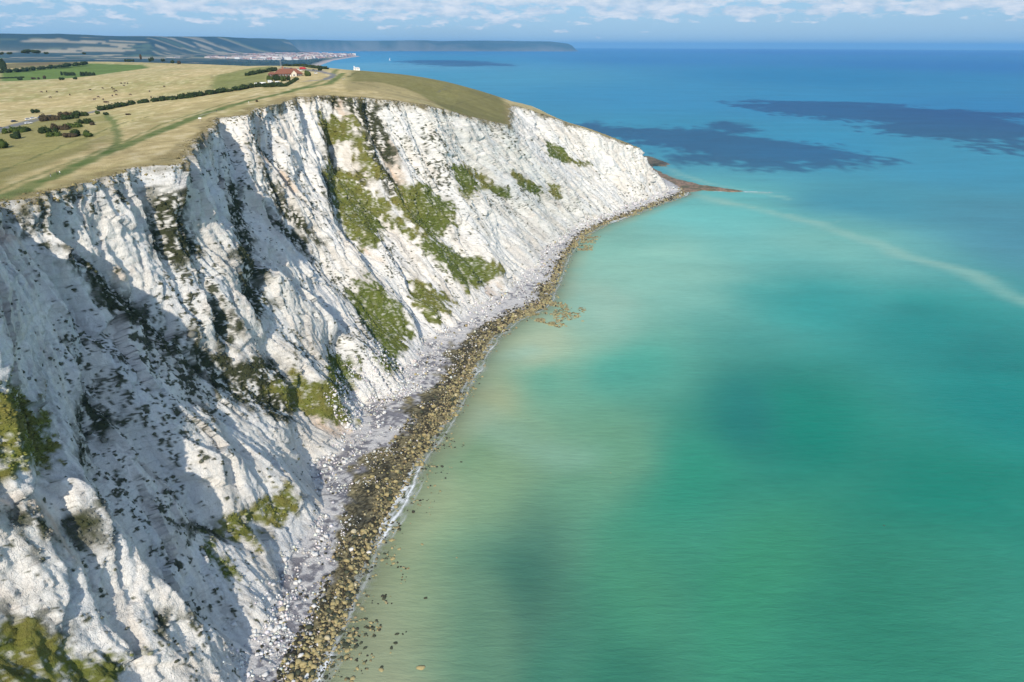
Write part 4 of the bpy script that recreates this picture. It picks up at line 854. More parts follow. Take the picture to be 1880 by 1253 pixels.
for i in top:
    c = int(cls[i]); o = bpy.data.objects.new('boulder', rock_mesh(c, int(rng.integers(0, 4)))); COL.objects.link(o)
    o.location = P[i]; o.scale = (size[i],) * 3; o.rotation_euler = (rng.uniform(-.2, .2), rng.uniform(-.2, .2), rng.uniform(0, 6.3))
    zs = beach_zone(P[i]); lb = '%s %s' % (('large ' if size[i] > 1.1 else '') + rock_info[c], zs); tag(o, lb, 'boulder', lb + ', alike')
for k, (x, y, r) in enumerate(PLACES['SEA_ROCKS']):
    o = bpy.data.objects.new('sea_rock', rock_mesh(2 if k % 3 else 1, k % 4)); COL.objects.link(o)
    o.location = (x, y, -.05); o.scale = (r, r * .85, r * .6); o.rotation_euler = (0, 0, k * 1.7)
    lb = '%s rock just breaking the green water %s %s' % ('olive' if k % 3 == 0 else 'dark', 'close inshore' if x < -35 else 'well off the beach', 'near the bottom edge' if y < 200 else 'beside the rocky belt' if y < 280 else 'off the far beach'); tag(o, lb, 'rock', 'lone rocks in the water')

# low ledges running out from the headland
def ledge(name, poly, seed, colr, top_z):
    xs = [p[0] for p in poly]; ys = [p[1] for p in poly]
    gx, gy = np.meshgrid(np.linspace(min(xs) - 8, max(xs) + 8, 190), np.linspace(min(ys) - 8, max(ys) + 8, 150), indexing='ij')
    wx = gx + 5 * fbm(gx / 14, gy / 14, seed=seed, o=3); wy = gy + 5 * fbm(gx / 14, gy / 14, seed=seed + 1, o=3)
    sd = poly_sd(wx, wy, poly)
    z = -1.2 + (top_z + 1.2) * sstep(-6, 7, sd) + ridged(gx / 4, gy / 7, seed=seed + 2, o=3) * .45 * sstep(-6, 4, sd)
    c = lerp(np.broadcast_to(np.array(colr), gx.shape + (3,)), (.10, .11, .05), np.clip(fbm(gx / 12, gy / 9, seed=seed + 3, o=3) * 2, 0, .8))
    c = lerp(c, (.07, .06, .045), np.clip(ridged(gx / 3, gy / 5, seed=seed + 4, o=2) * .8, 0, .6))
    o = link(name, grid_mesh(name, np.stack([gx, gy, z], -1), [('col', c)], mask=(z > -1.1)), stone_mat); tag(o, kind='structure')
ledge('rock_ledge', PLACES['SPIT'], 800, (.30, .20, .13), 1.2)
ledge('rock_ledge', PLACES['LEDGE'], 820, (.22, .17, .11), .9)

# ================================================================ SURF along the waterline
fs = np.arange(120, SLEN - 20, .9); fo = np.linspace(-4, 13, 34)
stw = station(fs); Wp = stw[:, 5:7]; tg = np.gradient(Wp, axis=0); tg /= np.linalg.norm(tg, axis=1)[:, None]; nn = np.stack([tg[:, 1], -tg[:, 0]], 1)
FX = Wp[:, None, :] + nn[:, None, :] * fo[None, :, None]
fi = np.full(FX.shape[:2], .22)
for x, y, r, k in PLACES['FOAM']: fi = np.maximum(fi, k * np.exp(-((FX[..., 0] - x) ** 2 + (FX[..., 1] - y) ** 2) / (r * r)))
off = np.broadcast_to(fo[None, :], fi.shape) + 2.2 * fbm(FX[..., 0] / 12, FX[..., 1] / 12, seed=850, o=3)
line = np.exp(-((off - 4.5) / .55) ** 2) + .8 * np.exp(-((off - .6) / .8) ** 2) + .5 * np.exp(-((off - 8.5) / .4) ** 2) * sstep(.3, .8, fi)
lace = sstep(.0, .45, ridged(FX[..., 0] / 1.9, FX[..., 1] / 1.9, seed=860, o=3)) * sstep(10, 2, off) * sstep(-4, -1, off)
fv = np.clip(fi * (line * 1.1 + lace * .95), 0, 1) * sstep(-4, -2.5, np.broadcast_to(fo[None, :], fi.shape)) * sstep(13, 11, np.broadcast_to(fo[None, :], fi.shape))
fm, ft, fb2 = mat_new('surf'); fb2.inputs['Base Color'].default_value = (.82, .84, .84, 1); fb2.inputs['Roughness'].default_value = .9
fa = N(ft, 'ShaderNodeAttribute', attribute_name='foam'); fg = N(ft, 'ShaderNodeNewGeometry')
fn = N(ft, 'ShaderNodeTexNoise', i_Scale=1.3, i_Detail=5.0, i_Roughness=.7); ft.links.new(fg.outputs['Position'], fn.inputs['Vector'])
ft.links.new(M(ft, 'MULTIPLY', fa.outputs['Fac'], M(ft, 'MULTIPLY', fn.outputs[0], 1.9), clamp=True), fb2.inputs['Alpha'])
foam = link('surf', grid_mesh('surf', np.concatenate([FX, np.full(FX.shape[:2] + (1,), .05)], -1), [('foam', fv)], mask=fv > .02), fm); tag(foam, kind='stuff')
# white water trailing off the tip of the ledge
tp = PLACES['SPIT'][5]; tgx, tgy = np.meshgrid(np.linspace(-70, 60, 110), np.linspace(-16, 12, 50), indexing='ij')
gx, gy = tp[0] + tgx, tp[1] + tgy - tgx * .12
tv = np.exp(-((tgy + 2 * fbm(tgx / 9, tgy / 9, seed=870)) / 3.2) ** 2) * sstep(-70, -40, tgx) * sstep(60, 10, tgx) * sstep(.05, .5, ridged(gx / 5, gy / 3, seed=871, o=3)) * .8
o = link('surf', grid_mesh('surf', np.stack([gx, gy, np.full(gx.shape, .06)], -1), [('foam', tv)], mask=tv > .02), fm); tag(o, kind='stuff')

# ================================================================ SCRUB and grass on the face
vm = (veg_ > .55) & (T_ > -3) & (T_ < SLANT - 1) & (S > 165)
ids = np.argwhere(vm); w = 1 / np.maximum(cam_dist(X[vm]), 200) ** .6
pick = rng.choice(len(ids), min(18000, len(ids)), replace=False, p=w / w.sum()); ii = ids[pick]
Pv = X[ii[:, 0], ii[:, 1]].copy(); sz = .42 * np.exp(rng.normal(0, .35, len(Pv))) * (1 + .5 * sstep(350, 700, cam_dist(Pv)))
cv = ccol_[ii[:, 0], ii[:, 1]] * rng.uniform(.65, 1.25, (len(Pv), 1)); Pv[:, 2] += sz * .15
leaf_mat = attr_mat('foliage', rough=.95, noise=((2.5, .35),), bump=((3.0, .5),), spec=.1)
V1, F1, C1 = many(ICO1, Pv, sz, cv, squash=(.4, .8), rough=.4)
# rim tussocks
rs = rng.uniform(175, SLEN - 60, 5200); rt = rng.normal(1.0, 2.6, 5200); Pr = at_cliff(rs, rt); sr = .38 * np.exp(rng.normal(0, .35, len(Pr)))
cr = np.array((.20, .165, .075)) * rng.uniform(.55, 1.35, (len(Pr), 1))
V2, F2, C2 = many(ICO1, Pr, sr, cr, squash=(.4, .8), rough=.4)
V, Fc, C = join([(V1, F1, C1), (V2, F2, C2)])
o = link('cliff_scrub', poly_mesh('cliff_scrub', V, Fc, [('col', C)], smooth=False), leaf_mat); tag(o, kind='stuff')

# ================================================================ bushes, hedges, trees
def leafy(blobs, n, leaf, cols, seed):
    """leaf clumps through lumpy volumes: blobs = (x, y, z, rx, ry, rz)"""
    r = np.random.default_rng(seed); B = np.array(blobs); wt_ = B[:, 3] * B[:, 5]; k = r.choice(len(B), n, p=wt_ / wt_.sum())
    d = r.normal(0, 1, (n, 3)); d /= np.linalg.norm(d, axis=1)[:, None]; rad = r.uniform(.72, 1.08, n)[:, None]
    P_ = B[k, :3] + d * B[k, 3:6] * rad; P_[:, 2] = np.maximum(P_[:, 2], .05)
    a = r.normal(0, 1, (n, 3)); a /= np.linalg.norm(a, axis=1)[:, None]; b = np.cross(a, d + r.normal(0, .4, (n, 3))); b /= np.linalg.norm(b, axis=1)[:, None]
    l = leaf * r.uniform(.6, 1.4, (n, 1))
    V = np.stack([P_ - a * l - b * l * .6, P_ + a * l - b * l * .7, P_ + a * l * .8 + b * l * .7, P_ - a * l * .9 + b * l * .6], 1)
    Fq = np.arange(n * 4).reshape(n, 4); Fa = np.concatenate([Fq[:, [0, 1, 2]], Fq[:, [0, 2, 3]]])
    c = np.array(cols)[r.integers(0, len(cols), n)] * r.uniform(.6, 1.35, (n, 1))
    C = np.repeat(c[:, None], 4, 1).reshape(-1, 3)
    bv, bf = ICO2; cores = many(ICO2, B[:, :3], B[:, 3] * .86, np.tile(np.array(cols[0]) * .7, (len(B), 1)), (.99, 1.0), .12)  # dark inner lumps added to keep light from passing through the leaves
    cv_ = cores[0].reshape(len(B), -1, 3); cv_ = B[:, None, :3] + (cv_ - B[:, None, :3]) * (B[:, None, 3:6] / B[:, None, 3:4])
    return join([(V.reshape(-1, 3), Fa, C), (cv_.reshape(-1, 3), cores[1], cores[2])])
KCOL = [[(.032, .050, .018), (.05, .075, .022), (.075, .095, .03)], [(.07, .10, .022), (.11, .145, .035), (.06, .09, .02)], [(.085, .065, .038), (.11, .08, .045), (.06, .06, .028)]]
bush_var = {}
def bush_mesh(k, v):
    if (k, v) not in bush_var:
        r = random.Random(k * 10 + v); bl = []
        for i in range(7):
            a = r.uniform(0, 6.28); q = r.uniform(0, .32)
            bl.append((math.cos(a) * q, math.sin(a) * q, .38 * r.uniform(.7, 1.2), r.uniform(.16, .26), r.uniform(.16, .26), .42 * r.uniform(.8, 1.25)))
        V, Fc, C = leafy(bl, 420, .028, KCOL[k], k * 10 + v)
        me = poly_mesh('bush', V, Fc, [('col', C)], smooth=False); me.materials.append(leaf_mat); bush_var[(k, v)] = me
    return bush_var[(k, v)]
kind_word = ['dark green', 'bright mid green', 'brownish']
def spot_word(x, y):
    if y > 1000: return 'in the green field far inland'
    if y > 690: return 'beside the red roofed pub'
    if y > 560: return 'along the pale meadow behind the lay-by'
    if y > 500: return 'beside the grey lay-by'
    return 'in the green scrub between lay-by and cliff path'
seen_lab = {}
for k_, (x, y, w_, h_, kk) in enumerate(PLACES['BUSHES']):
    if w_ > 9 and h_ < w_ * .6:   # a thicket: several crowns that have grown together
        r = random.Random(k_); bl = []
        nb_ = int(4 + w_ / 3)
        for i in range(nb_):
            bl.append((r.uniform(-.5, .5) * w_ * .8, r.uniform(-.5, .5) * w_ * .35, h_ * .3, w_ / nb_ * r.uniform(.8, 1.3), w_ / nb_ * r.uniform(.9, 1.4), h_ * r.uniform(.45, .75)))
        V, Fc, C = leafy(bl, int(260 + w_ * 45), .30, KCOL[kk], 900 + k_)
        o = link('thicket', poly_mesh('thicket', V, Fc, [('col', C)], smooth=False), leaf_mat); cat = 'thicket'
    else:
        o = bpy.data.objects.new('bush', bush_mesh(kk, k_ % 3)); COL.objects.link(o); o.scale = (w_, w_, h_ * 1.1); cat = 'bush'; o.rotation_euler = (0, 0, k_ * 2.1)
    o.location = (x, y, float(zplat(x, y)) - .1)
    lab = '%s %s %s' % (kind_word[kk], 'spreading thicket' if cat == 'thicket' else 'rounded bush', spot_word(x, y))
    tag(o, lab, cat, lab.replace('thicket', 'thickets').replace('bush ', 'bushes '))
def hedge(pts, wd, ht, label, seed):
    r = random.Random(seed); bl = []; L = 0
    for (x0, y0), (x1, y1) in zip(pts[:-1], pts[1:]):
        L = math.hypot(x1 - x0, y1 - y0); n = max(2, int(L / (wd * .55)))
        for i in range(n):
            t = (i + r.uniform(0, .6)) / n; x = x0 + (x1 - x0) * t + r.uniform(-.25, .25) * wd; y = y0 + (y1 - y0) * t + r.uniform(-.25, .25) * wd
            rr = wd * r.uniform(.38, .62); hh = ht * r.uniform(.35, .62)
            bl.append((x - pts[0][0], y - pts[0][1], float(zplat(x, y)) - float(zplat(*pts[0])) + hh * .7, rr, rr, hh))
    base = float(zplat(*pts[0]))
    n = len(bl) * 60; V, Fc, C = leafy([(a, b, max(c, -50) + 50, d, e, f) for a, b, c, d, e, f in bl], n, .34 * max(1, wd / 6), KCOL[0] + KCOL[0] + KCOL[1][:1] + KCOL[2][2:], seed)
    V[:, 2] -= 50
    o = link('hedge', poly_mesh('hedge', V, Fc, [('col', C)], smooth=False), leaf_mat); o.location = (pts[0][0], pts[0][1], base - .2)
    tag(o, label, 'hedge')
HL = ['long dark green hedge curving from the lay-by towards the pub', 'thick dark hedge along the near edge of the upper fields', 'high green hedge bank left of the pub lawn',
      'short dark hedge in front of the pub', 'brown green hedge behind the pub car park', 'low hedge line at the foot of the bright green field']
for k_, (wd, ht, pts) in enumerate(PLACES['HEDGES']): hedge(pts, wd, ht, HL[k_], 1000 + k_)
bark = plain('bark', (.10, .08, .06), .9, .2)
TL = ['broad dark tree clump on the skyline, widest of the far trees', 'round tree touching the broad clump on its left', 'round tree touching the broad clump on its right', 'small tree on the skyline at far left, second from the edge',
      'small tree nearest the left edge on the skyline', 'lone round tree just right of the broad clump', 'lone small tree far right on the pale skyline field']
def make_tree(x, y, w_, h_, label, seed):
    root = bpy.data.objects.new('tree', None); COL.objects.link(root); root.location = (x, y, float(zplat(x, y)) - .2); tag(root, label, 'tree')
    r = random.Random(seed); bl = []
    for i in range(9):
        bl.append((r.uniform(-.38, .38) * w_, r.uniform(-.2, .2) * w_, h_ * r.uniform(.45, .72), w_ * r.uniform(.14, .24), w_ * r.uniform(.14, .22), h_ * r.uniform(.2, .32)))
    V, Fc, C = leafy(bl, 900, .5, KCOL[0], seed)
    link('crown', poly_mesh('crown', V, Fc, [('col', C)], smooth=False), leaf_mat, root)
    bm = bmesh.new()
    for dx in (([0] if w_ < 20 else [-.3, -.1, .15, .32])):
        c = bmesh.ops.create_cone(bm, segments=8, radius1=.45, radius2=.2, depth=h_ * .6, cap_ends=True)['verts']
        bmesh.ops.translate(bm, verts=c, vec=(dx * w_, 0, h_ * .3))
    me = bpy.data.meshes.new('trunk'); bm.to_mesh(me); bm.free(); link('trunk', me, bark, root)
for k_, (x, y, w_, h_) in enumerate(PLACES['TREES']): make_tree(x, y, w_, h_, TL[k_], 1100 + k_)
# hazy woods on the lowland
wn_ = 5200; wa_ = np.radians(rng.uniform(-40, -13, wn_)); wr_ = rng.uniform(5200, 9800, wn_); wx_, wy_ = np.sin(wa_) * wr_, np.cos(wa_) * wr_
keep = (poly_sd(wx_, wy_, COAST) > 120) & (fbm(wx_ / 420, wy_ / 420, seed=900, o=3) > -.12) & (poly_sd(wx_, wy_, PLACES['TOWN']) < -50); wx_, wy_ = wx_[keep], wy_[keep]
Pw = np.stack([wx_, wy_, np.full(len(wx_), 13.)], 1); V, Fc, C = many(ICO1, Pw, rng.uniform(9, 26, len(Pw)), np.tile((.030, .045, .022), (len(Pw), 1)) * rng.uniform(.6, 1.5, (len(Pw), 1)), (.4, .7), .3)
o = link('woodland', poly_mesh('woodland', V, Fc, [('col', C)], smooth=False), leaf_mat); tag(o, kind='stuff')

# ================================================================ mesh helper for built things
class MB:
    def __init__(s): s.v, s.f, s.m = [], [], []
    def add(s, V, Fc, mi=0):
        k = len(s.v); s.v += [tuple(v) for v in V]; s.f += [tuple(i + k for i in f) for f in Fc]; s.m += [mi] * len(Fc); return s
    def box(s, x0, x1, y0, y1, z0, z1, mi=0):
        return s.add([(x0, y0, z0), (x1, y0, z0), (x1, y1, z0), (x0, y1, z0), (x0, y0, z1), (x1, y0, z1), (x1, y1, z1), (x0, y1, z1)],
                     [(0, 3, 2, 1), (4, 5, 6, 7), (0, 1, 5, 4), (1, 2, 6, 5), (2, 3, 7, 6), (3, 0, 4, 7)], mi)
    def hip(s, x0, x1, y0, y1, z0, z1, inset, mi=0, th=.25):
        ym = (y0 + y1) / 2; b = len(s.v)
        V = [(x0, y0, z0), (x1, y0, z0), (x1, y1, z0), (x0, y1, z0), (x0 + inset, ym, z1), (x1 - inset, ym, z1), (x0, y0, z0 - th), (x1, y0, z0 - th), (x1, y1, z0 - th), (x0, y1, z0 - th)]
        return s.add(V, [(0, 1, 5, 4), (1, 2, 5), (2, 3, 4, 5), (3, 0, 4), (6, 7, 1, 0), (7, 8, 2, 1), (8, 9, 3, 2), (9, 6, 0, 3), (9, 8, 7, 6)], mi)
    def prism(s, prof, y0, y1, mi=0, taper=0.0):
        """side profile in x,z drawn out along y"""
        n = len(prof); cx = sum(p[0] for p in prof) / n
        V = [(x, y0, z) for x, z in prof] + [(x, y1, z) for x, z in prof]
        Fc = [tuple(range(n - 1, -1, -1)), tuple(range(n, 2 * n))] + [(i, (i + 1) % n, n + (i + 1) % n, n + i) for i in range(n)]
        return s.add(V, Fc[:1] + Fc[1:2] + [tuple(f) for f in Fc[2:]], mi)
    def cyl(s, cx, cy, cz, r, h, ax='z', n=12, mi=0, r2=None):
        r2 = r if r2 is None else r2; V = []
        for k, rr in ((-.5, r), (.5, r2)):
            for i in range(n):
                a = 2 * math.pi * i / n; c, d = rr * math.cos(a), rr * math.sin(a)
                V.append((cx + c, cy + d, cz + k * h) if ax == 'z' else (cx + c, cy + k * h, cz + d))
        return s.add(V, [tuple(range(n - 1, -1, -1)), tuple(range(n, 2 * n))] + [(i, (i + 1) % n, n + (i + 1) % n, n + i) for i in range(n)], mi)
    def build(s, name, mats, parent=None, smooth=False):
        me = bpy.data.meshes.new(name); me.from_pydata(s.v, [], s.f); me.update()
        bm = bmesh.new(); bm.from_mesh(me); bmesh.ops.recalc_face_normals(bm, faces=bm.faces); bm.to_mesh(me); bm.free()
        o = link(name, me, mats, parent)
        for p, mi in zip(me.polygons, s.m): p.material_index = mi if isinstance(mats, (list, tuple)) else 0; p.use_smooth = smooth
        return o
def empty(name, x, y, z=None, rz=0, label=None, cat=None, group=None):
    o = bpy.data.objects.new(name, None); COL.objects.link(o); o.location = (x, y, float(zplat(x, y)) if z is None else z); o.rotation_euler = (0, 0, rz)
    return tag(o, label, cat, group)
def copy_tree(o, parent=None):
    c = o.copy(); COL.objects.link(c); c.parent = parent
    for ch in list(o.children): copy_tree(ch, c)
    return c
tile_red = plain('red_tile', (.21, .085, .05), .85, .3, .7); wall_cream = plain('cream_render', (.66, .60, .50), .9, .08); wall_dark = plain('dark_timber_wall', (.10, .055, .04), .9, .2)
white_paint = plain('white_paint', (.80, .80, .78), .6, .05); glass = plain('window_glass', (.03, .04, .05), .12, .1, 1, 0, .6); brick_ = plain('brick', (.30, .13, .09), .9, .2, 3)
# ---- the pub
px0, py0 = PLACES['PUB']; rzp = -math.atan2(px0, py0) * -1
pub = empty('pub', px0, py0, None, math.atan2(-px0, py0) * 1.0 + .12, 'long low pub with a hipped red tile roof on the cliff top', 'building')
m = MB(); m.box(-17, 17, 0, 13, -1, 3.6); m.box(-25, -17.02, 2, 10, -1, 3.0); m.build('wall', wall_dark, pub)
rf = MB(); rf.hip(-18, 18, -1, 14, 3.6, 9.6, 7.5); rf.hip(-26, -15, 1.2, 10.8, 3.0, 5.6, 3.2); rf.box(17.6, 27, 3, 10, 2.9, 3.2); roof = rf.build('roof', tile_red, pub)
c = MB(); c.box(-7.4, -5.6, 5.4, 7.2, 7.6, 11.8); c.cyl(-6.9, 6.3, 12.1, .22, .6); c.cyl(-6.1, 6.3, 12.1, .22, .6); c.build('chimney', brick_, roof)
gw = MB(); gw.add([(3, -2.2, -1), (9.5, -2.2, -1), (9.5, -2.2, 4.2), (6.25, -2.2, 7.3), (3, -2.2, 4.2), (3, 4, -1), (9.5, 4, -1), (9.5, 4, 4.2), (6.25, 4, 7.3), (3, 4, 4.2)],
       [(0, 1, 2, 3, 4), (5, 9, 8, 7, 6), (0, 5, 6, 1), (1, 6, 7, 2), (4, 9, 5, 0)]); gw.build('gable', wall_cream, pub)
gr_ = MB(); gr_.add([(2.6, -2.6, 3.9), (6.25, -2.6, 7.6), (6.25, 6, 7.6), (2.6, 6, 3.9), (9.9, -2.6, 3.9), (9.9, 6, 3.9), (2.6, -2.6, 3.7), (6.25, -2.6, 7.35), (9.9, -2.6, 3.7)],
        [(0, 1, 2, 3), (1, 4, 5, 2), (0, 6, 7, 1), (1, 7, 8, 4)]); gr_.build('gable_roof', tile_red, pub)
def window(x, y, z, w_, h_, par):
    f = MB(); f.box(x - w_ / 2 - .1, x + w_ / 2 + .1, y - .08, y + .02, z - .1, z + h_ + .1); fo_ = f.build('window', white_paint, par)
    g_ = MB(); g_.box(x - w_ / 2, x - .06, y - .12, y - .07, z, z + h_); g_.box(x + .06, x + w_ / 2, y - .12, y - .07, z, z + h_); g_.build('pane', glass, fo_)
for wx0 in (-14.5, -11, -7.5, -4, -.5, 12, 15): window(wx0, -.02, .9, 1.6, 1.5, pub)
window(6.25, -2.22, .9, 2.2, 1.6, pub)
for wx0 in (-23, -20): window(wx0, 1.98, .9, 1.5, 1.3, pub)
d = MB(); d.box(1.2, 2.4, -.1, 0, -.9, 2.1); d.build('door', white_paint, pub); pub.scale = (.86, .86, .86)
# ---- small white lookout on the far rim, lattice mast behind the pub
x, y = PLACES['SHED']; sh = empty('lookout_hut', x, y, None, .2, 'small white hut on the far rim of the downs against the sea', 'hut')
m = MB(); m.box(-4, 4, -2.2, 2.2, 0, 2.6); m.build('wall', white_paint, sh)
m = MB(); m.hip(-4.3, 4.3, -2.5, 2.5, 2.6, 4.0, 1.5); rf = m.build('roof', plain('grey_roof', (.5, .5, .5), .8), sh)
m = MB(); m.box(-3.6, -2.6, -.5, .5, 3.2, 5.4); m.build('chimney', white_paint, rf); window(-1.5, -2.2, 1.0, 1.0, .9, sh); window(1.5, -2.2, 1.0, 1.0, .9, sh)
x, y = PLACES['MAST']; ms = empty('radio_mast', x, y, None, 0, 'thin grey lattice mast rising behind the pub', 'mast'); steel = plain('steel', (.45, .45, .46), .5, .1, 2, .5)
m = MB()
for a in range(3):
    ca, sa = math.cos(a * 2.094), math.sin(a * 2.094); m.cyl(ca * .9, sa * .9, 9, .12, 18, n=6, r2=.08)
m.build('legs', steel, ms); m = MB()
for q in range(12): m.cyl(0, 0, .8 + q * 1.5, .95, .1, n=3)
m.build('bracing', steel, ms)
x, y = PLACES['POST']; sp = empty('signpost', x, y, None, .3, 'pale wooden signpost beside the cliff path at its bend', 'signpost'); wood_ = plain('weathered_wood', (.42, .38, .32), .9, .2)
m = MB(); m.box(-.12, .12, -.12, .12, -.3, 2.6); m.build('post', wood_, sp); m = MB(); m.box(-.9, .9, -.16, -.125, 1.7, 2.4); m.build('board', white_paint, sp)

# ================================================================ cars and vans
tyre = plain('tyre', (.02, .02, .02), .9, .1); hub = plain('hub', (.45, .45, .46), .4, .05, 2, .6); lampm = plain('lamp_glass', (.75, .75, .72), .2, .05)
paints = {'white': (.80, .80, .80), 'dark': (.035, .04, .05), 'navy': (.03, .05, .13), 'grey': (.22, .23, .25), 'red': (.55, .03, .035)}
paint_m = {k: plain('paint_' + k, c, .28, .02, 1, 0, .6) for k, c in paints.items()}
def build_car(pk):
    r_ = bpy.data.objects.new('parked_car', None); COL.objects.link(r_)
    m = MB(); m.prism([(-2.15, .35), (-2.2, .75), (-2.0, .92), (1.0, .95), (2.05, .78), (2.15, .55), (2.1, .32)], -.86, .86); b = m.build('body', paint_m[pk], r_)
    bv = b.modifiers.new('bevel', 'BEVEL'); bv.width = .08; bv.segments = 2
    m = MB(); m.add([(-1.75, -.78, .92), (1.0, -.78, .95), (1.0, .78, .95), (-1.75, .78, .92), (-1.35, -.62, 1.42), (.25, -.62, 1.44), (.25, .62, 1.44), (-1.35, .62, 1.42)],
        [(0, 1, 5, 4), (1, 2, 6, 5), (2, 3, 7, 6), (3, 0, 4, 7), (0, 3, 2, 1)]); m.build('windows', glass, r_)
    m = MB(); m.box(-1.38, .28, -.64, .64, 1.425, 1.475); m.build('roof', paint_m[pk], r_)
    for wx0 in (-1.35, 1.35):
        for wy0 in (-.82, .82):
            m = MB(); m.cyl(wx0, wy0, .32, .32, .2, 'y', 14); w_ = m.build('wheel', tyre, r_)
            m = MB(); m.cyl(wx0, wy0 * 1.13, .32, .19, .03, 'y', 10); m.build('rim', hub, w_)
    for wy0 in (-.6, .6):
        m = MB(); m.box(2.06, 2.17, wy0 - .18, wy0 + .18, .58, .72); m.build('headlight', lampm, r_)
    return r_
def build_van(pk, L):
    r_ = bpy.data.objects.new('parked_van', None); COL.objects.link(r_)
    m = MB(); m.prism([(-L / 2, .4), (-L / 2, 2.5), (-L / 2 + .1, 2.65), (L / 2 - 1.5, 2.65), (L / 2 - .75, 1.5), (L / 2, 1.2), (L / 2 + .02, .4)], -1.05, 1.05); b = m.build('body', paint_m[pk], r_)
    bv = b.modifiers.new('bevel', 'BEVEL'); bv.width = .08; bv.segments = 2
    m = MB(); m.add([(L / 2 - 1.36, -.9, 2.5), (L / 2 - 1.36, .9, 2.5), (L / 2 - .74, .9, 1.56), (L / 2 - .74, -.9, 1.56)], [(0, 1, 2, 3)]); m.build('windscreen', glass, r_)
    for sy_2 in (-1.07, 1.07):
        m = MB(); m.box(L / 2 - 2.4, L / 2 - 1.5, sy_2 - .01, sy_2 + .01, 1.5, 2.2); m.box(-L / 2 + .7, -L / 2 + 1.9, sy_2 - .01, sy_2 + .01, 1.5, 2.1); m.build('side_window', glass, r_)
    for wx0 in (-L / 2 + 1.1, L / 2 - 1.1):
        for wy0 in (-.95, .95):
            m = MB(); m.cyl(wx0, wy0, .36, .36, .24, 'y', 14); m.build('wheel', tyre, r_)
    return r_
CARL = ['white car at the left of the pair on the far side of the lay-by', 'white car at the right of the pair on the far side of the lay-by', 'white car on the near verge of the lay-by below the white pair', 'white car parked apart at the right end of the lay-by',
 'dark car parked alone at the left part of the lay-by', 'navy blue car right beside the pair of white cars', 'dark car between the navy car and the last white car', 'grey car cut by the left edge of the picture on the road',
 'dark car just behind the pub roof, near its middle', 'grey car behind the pub, right of the dark one', 'white car in the front row of the pub car park', 'white car beside the red van in the pub car park', 'dark car in the back row behind the pub, left part',
 'dark car right of the red van', 'grey car right of the red van and nearest the road bend', 'grey car in the back row at the left end of the pub car park', 'dark car on the near side of the pub car park', 'white car nearest the road bend right of the pub',
 'dark car in the back row just left of the red van', 'grey car on the near side row behind the pub']
protos = {}
for k_, (x, y, pk) in enumerate(PLACES['CARS']):
    c = build_car(pk) if pk not in protos else copy_tree(protos[pk]); protos.setdefault(pk, c)
    c.location = (x, y, float(zplat(x, y)) + .05); c.rotation_euler = (0, 0, (1.0 if k_ < 8 else .35) + .12 * math.sin(k_ * 5)); tag(c, CARL[k_], 'car', 'cars parked in the lay-by' if k_ < 8 else 'cars parked behind the pub')
VL = ['white motorhome in the yard in front of the pub hedge', 'long white caravan left of the motorhome', 'small white van just above the motorhome', 'white van at the right of the yard below the pub', 'red van in the car park behind the pub']
for k_, (x, y, kk) in enumerate(PLACES['VANS']):
    c = build_van('red' if 'red' in kk else 'white', [7.5, 6, 5, 5, 8][k_]); c.location = (x, y, float(zplat(x, y)) + .1); c.rotation_euler = (0, 0, .2 + .1 * k_); tag(c, VL[k_], 'van')
